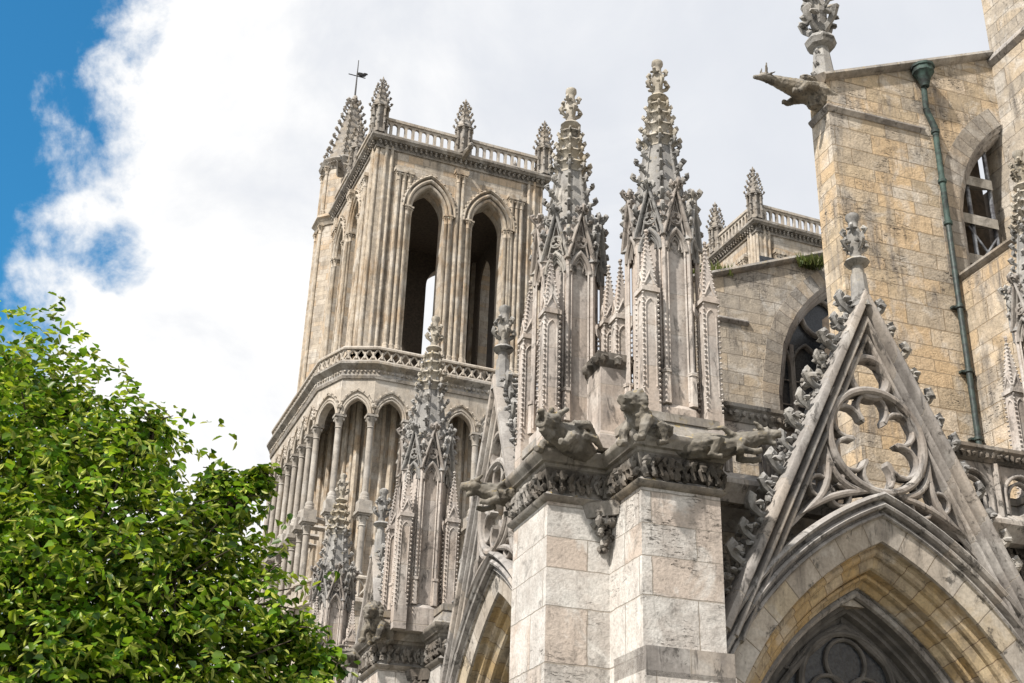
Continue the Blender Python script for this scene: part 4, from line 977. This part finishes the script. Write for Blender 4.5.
# finial on top of the ochre wall, ox gargoyle
T = thing('roof_finial', 'carved stone finial standing on the left end of the ochre wall coping', 'finial', P(9.25, 6.45, 25.3), NA)
m = M(); m.lathe([(.42, -.1), (.36, .35), (.26, 1.3), (.24, 1.5), (.42, 1.58), (.5, 1.75), (.4, 1.92), (.22, 1.98), (.26, 2.6), (.3, 3.2), (.14, 3.8)], (0, 0, 0), 8, pi / 8)
m.build('stem', 'spire', T); m = M()
for z, s_ in ((2.3, .55), (3.1, .42)):
    for k in range(4): a = k * pi / 2 + pi / 8; m.crocket((cos(a) * .2, sin(a) * .2, z), (cos(a), sin(a), .5), s_, wide=1.2)
for k in range(3): m.crocket((-.25 + .1 * k, -.1, .25 + .45 * k), (-1, 0, .2), .22)
m.crocket((.55, -.1, .35), (1, 0, .5), .4)
m.build('foliage', 'spire', T)
gargoyle('horned ox gargoyle jutting left against the sky from the ochre wall top', P(8.95, 6.35, 24.95), azof(-U), 1, 'ox', -2)

# downpipe
T = thing('downpipe', 'green copper hopper and downpipe running down the ochre wall', 'downpipe', P(0, 0), NA)
def wp(px, py, wy):       # foot of the pipe on the wall plane
    d = ray(px, py); n_ = W; t = ((O + W * wy) - CAMP).dot(n_) / d.dot(n_); q = CAMP + d * t; q -= O; return (q.dot(U), wy, q.z)
a0 = wp(922, 74, 5.8); a1 = wp(925, 110, 5.85); a2 = wp(933, 128, 5.85); zlow = 10.2
x_ = a2[0] + .04; hx = (a0[0] + a1[0]) / 2
m = M(); m.lathe([(.13, -.55), (.15, -.45), (.24, -.15), (.33, -.05), (.33, .1), (.37, .12), (.37, .2), (.3, .22)], (hx, 5.72, a0[2]), 10)
m.build('hopper', 'green', T)
m = M(); m.tube([(hx, 5.78, a0[2] - .5), (hx, 5.82, a1[2])], .09, 10); m.tube([(hx, 5.82, a1[2]), (x_, 5.82, a2[2]), (x_, 5.82, a2[2] - .3)], .1, 10); m.tube([(x_, 5.82, a2[2] - .2), (x_, 5.82, 20.9)], .092, 10)
for z in (a2[2] - .15, 22.4, 20.95): m.lathe([(.11, -.07), (.13, -.05), (.13, .05), (.11, .07)], (x_, 5.82, z), 10)
m.build('copper_pipe', 'green', T)
m = M(); m.tube([(x_, 5.82, 20.95), (x_, 5.82, zlow)], .088, 10)
for z in (18.2, 16.2, 14.2, 12.2): m.lathe([(.105, -.06), (.125, -.04), (.125, .04), (.105, .06)], (x_, 5.82, z), 10); m.box(x_ - .2, x_ + .2, 5.86, 6.0, z - .03, z + .03)
m.build('dark_pipe', 'pipe', T)

# weeds on the sloping coping
def tuft(label, loc, n, h, sp):
    m = M()
    for i in range(n):
        a = random.uniform(0, 2 * pi); x, y = random.uniform(-sp, sp), random.uniform(-.25, .25); L = h * random.uniform(.5, 1.1)
        p = Vector((x, y, 0)); q = p + Vector((cos(a) * L * .5, sin(a) * L * .4, L)); s_ = Vector((-sin(a), cos(a), 0)) * .03
        m.add([p - s_ * .4, p + s_ * .4, (p + q) / 2 + s_, q, (p + q) / 2 - s_], [(0, 1, 2, 3, 4)])
    o = m.build('weed', 'weed'); o.location = loc; tag(o, label, 'weed', 'weeds on the copings'); return o
tuft('green weed growing on the upper left end of the grey coping', P(10.9, 17.3, 24.6), 260, .55, .8)
tuft('green weed hanging where the grey coping meets the ochre wall', P(15.0, 16.8, 25.65), 240, .55, .5)
tuft('tiny weed at the low end of the grey coping', P(9.8, 17.3, 24.0), 160, .5, .6)

# ------------------------------------------------------------------ tree
def tree():
    T = bpy.data.objects.new('linden_tree', None); COL.objects.link(T); T.location = (-6.2, 14.0, 0)
    tag(T, 'bushy linden tree with pale bracts filling the lower left corner', 'tree')
    base = Vector(T.location); rng = np.random.default_rng(3)
    def at(px, py, D):
        d = ray(px, py); t = D / hypot(d.x, d.y); return CAMP + d * t - base
    lobes = [(at(40, 520, 13.5), 1.75), (at(-85, 520, 14.5), 2.2), (at(0, 432, 14.0), .8), (at(75, 440, 13.6), .62), (at(125, 470, 13.2), .62), (at(60, 610, 12.6), 1.5), (at(160, 600, 12.6), .95),
             (at(195, 560, 13.0), .68), (at(232, 610, 12.8), .72), (at(170, 700, 12.5), 1.3), (at(262, 690, 12.8), .62), (at(0, 740, 13), 2.0), (at(-140, 640, 14), 2.6), (at(90, 770, 12.5), 1.6), (at(12, 376, 14.5), .3), (at(52, 402, 14), .36),
             (at(232, 505, 13.0), .36), (at(262, 478, 13.1), .14), (at(152, 432, 13.2), .30), (at(290, 640, 12.8), .36), (at(318, 665, 12.8), .26), (at(215, 480, 13.2), .2)]
    m = M(); hub = Vector((.3, 0, 3.0)); m.tube([(0, 0, 0), (.05, 0, 1.2), (.2, 0, 2.2), hub], [.36, .28, .24, .22], 10); m.build('trunk', 'bark', T)
    for k, (c, r_) in enumerate(lobes):
        m = M(); mid_ = hub.lerp(c, .5) + Vector((random.uniform(-.3, .3), random.uniform(-.3, .3), -.2)); m.tube([hub, mid_, c], [.12, .08, .03], 6)
        for q in range(10):
            d = Vector(rng.normal(size=3)).normalized(); m.tube([c - d * .1, c + d * r_ * .5 + Vector((0, 0, .06)), c + d * r_ * .95], [.02, .012, .005], 4)
        m.build('limb', 'bark', T)
    V = []; F = []; BV = []; BF = []
    def leaf(V, F, p, d, nrm, L, Wd):
        s_ = np.cross(d, nrm); s_ /= np.linalg.norm(s_) + 1e-9; nn_ = np.cross(s_, d)
        b = len(V); f1 = nn_ * Wd * .18
        V += [p, p + d * L * .3 + s_ * Wd * .5 + f1, p + d * L * .7 + s_ * Wd * .38 + f1, p + d * L - nn_ * L * .12, p + d * L * .7 - s_ * Wd * .38 + f1, p + d * L * .3 - s_ * Wd * .5 + f1]
        F += [(b, b + 1, b + 2, b + 3), (b, b + 3, b + 4, b + 5)]
    for c, r_ in lobes:
        c = np.array(c); nsh = int(165 * r_ * r_ + 24)
        for _ in range(nsh):
            d = rng.normal(size=3); d /= np.linalg.norm(d); rad = r_ * (.55 + .55 * rng.random() ** .6)
            # noisy outline
            rad *= 1 + .22 * sin(5 * d[0] + 3 * d[2] + c[0]) * cos(4 * d[1] - 2 * d[2])
            tip = c + d * rad; tw = d * .6 + np.array([rng.normal() * .4, rng.normal() * .4, -.1 + rng.normal() * .25]); tw /= np.linalg.norm(tw)
            n = rng.integers(6, 10); ln = min(.42, r_ * .7) + .2 * rng.random()
            for i in range(n):
                p = tip - tw * ln * (i / n) + rng.normal(size=3) * .03; p[2] -= .05 * (1 - i / n)
                side = 1 if i % 2 else -1
                out = np.cross(tw, [0, 0, 1]) * side + tw * .5 + rng.normal(size=3) * .35 + np.array([0, 0, -.35]); out /= np.linalg.norm(out)
                nr = np.array([0, 0, 1.0]) + rng.normal(size=3) * .45 + d * .35
                L = .065 + .055 * rng.random(); leaf(V, F, p, out, nr, L, L * .85)
                if rng.random() < .55 and rad > r_ * .75:
                    o2 = np.array([rng.normal() * .5, rng.normal() * .5, -.45]) + tw * .5; o2 /= np.linalg.norm(o2); leaf(BV, BF, p + o2 * .01, o2, rng.normal(size=3) + np.array([0, 0, .8]), .12, .034)
    for nm, v, f, mt in (('crown', V, F, 'leaf'), ('bracts', BV, BF, 'bract')):
        me = bpy.data.meshes.new(nm); me.from_pydata([tuple(x) for x in v], [], f); me.materials.append(MT[mt]); me.polygons.foreach_set('use_smooth', [True] * len(f))
        o = bpy.data.objects.new(nm, me); COL.objects.link(o); o.parent = T
    print('leaves', len(F) // 2)
tree()
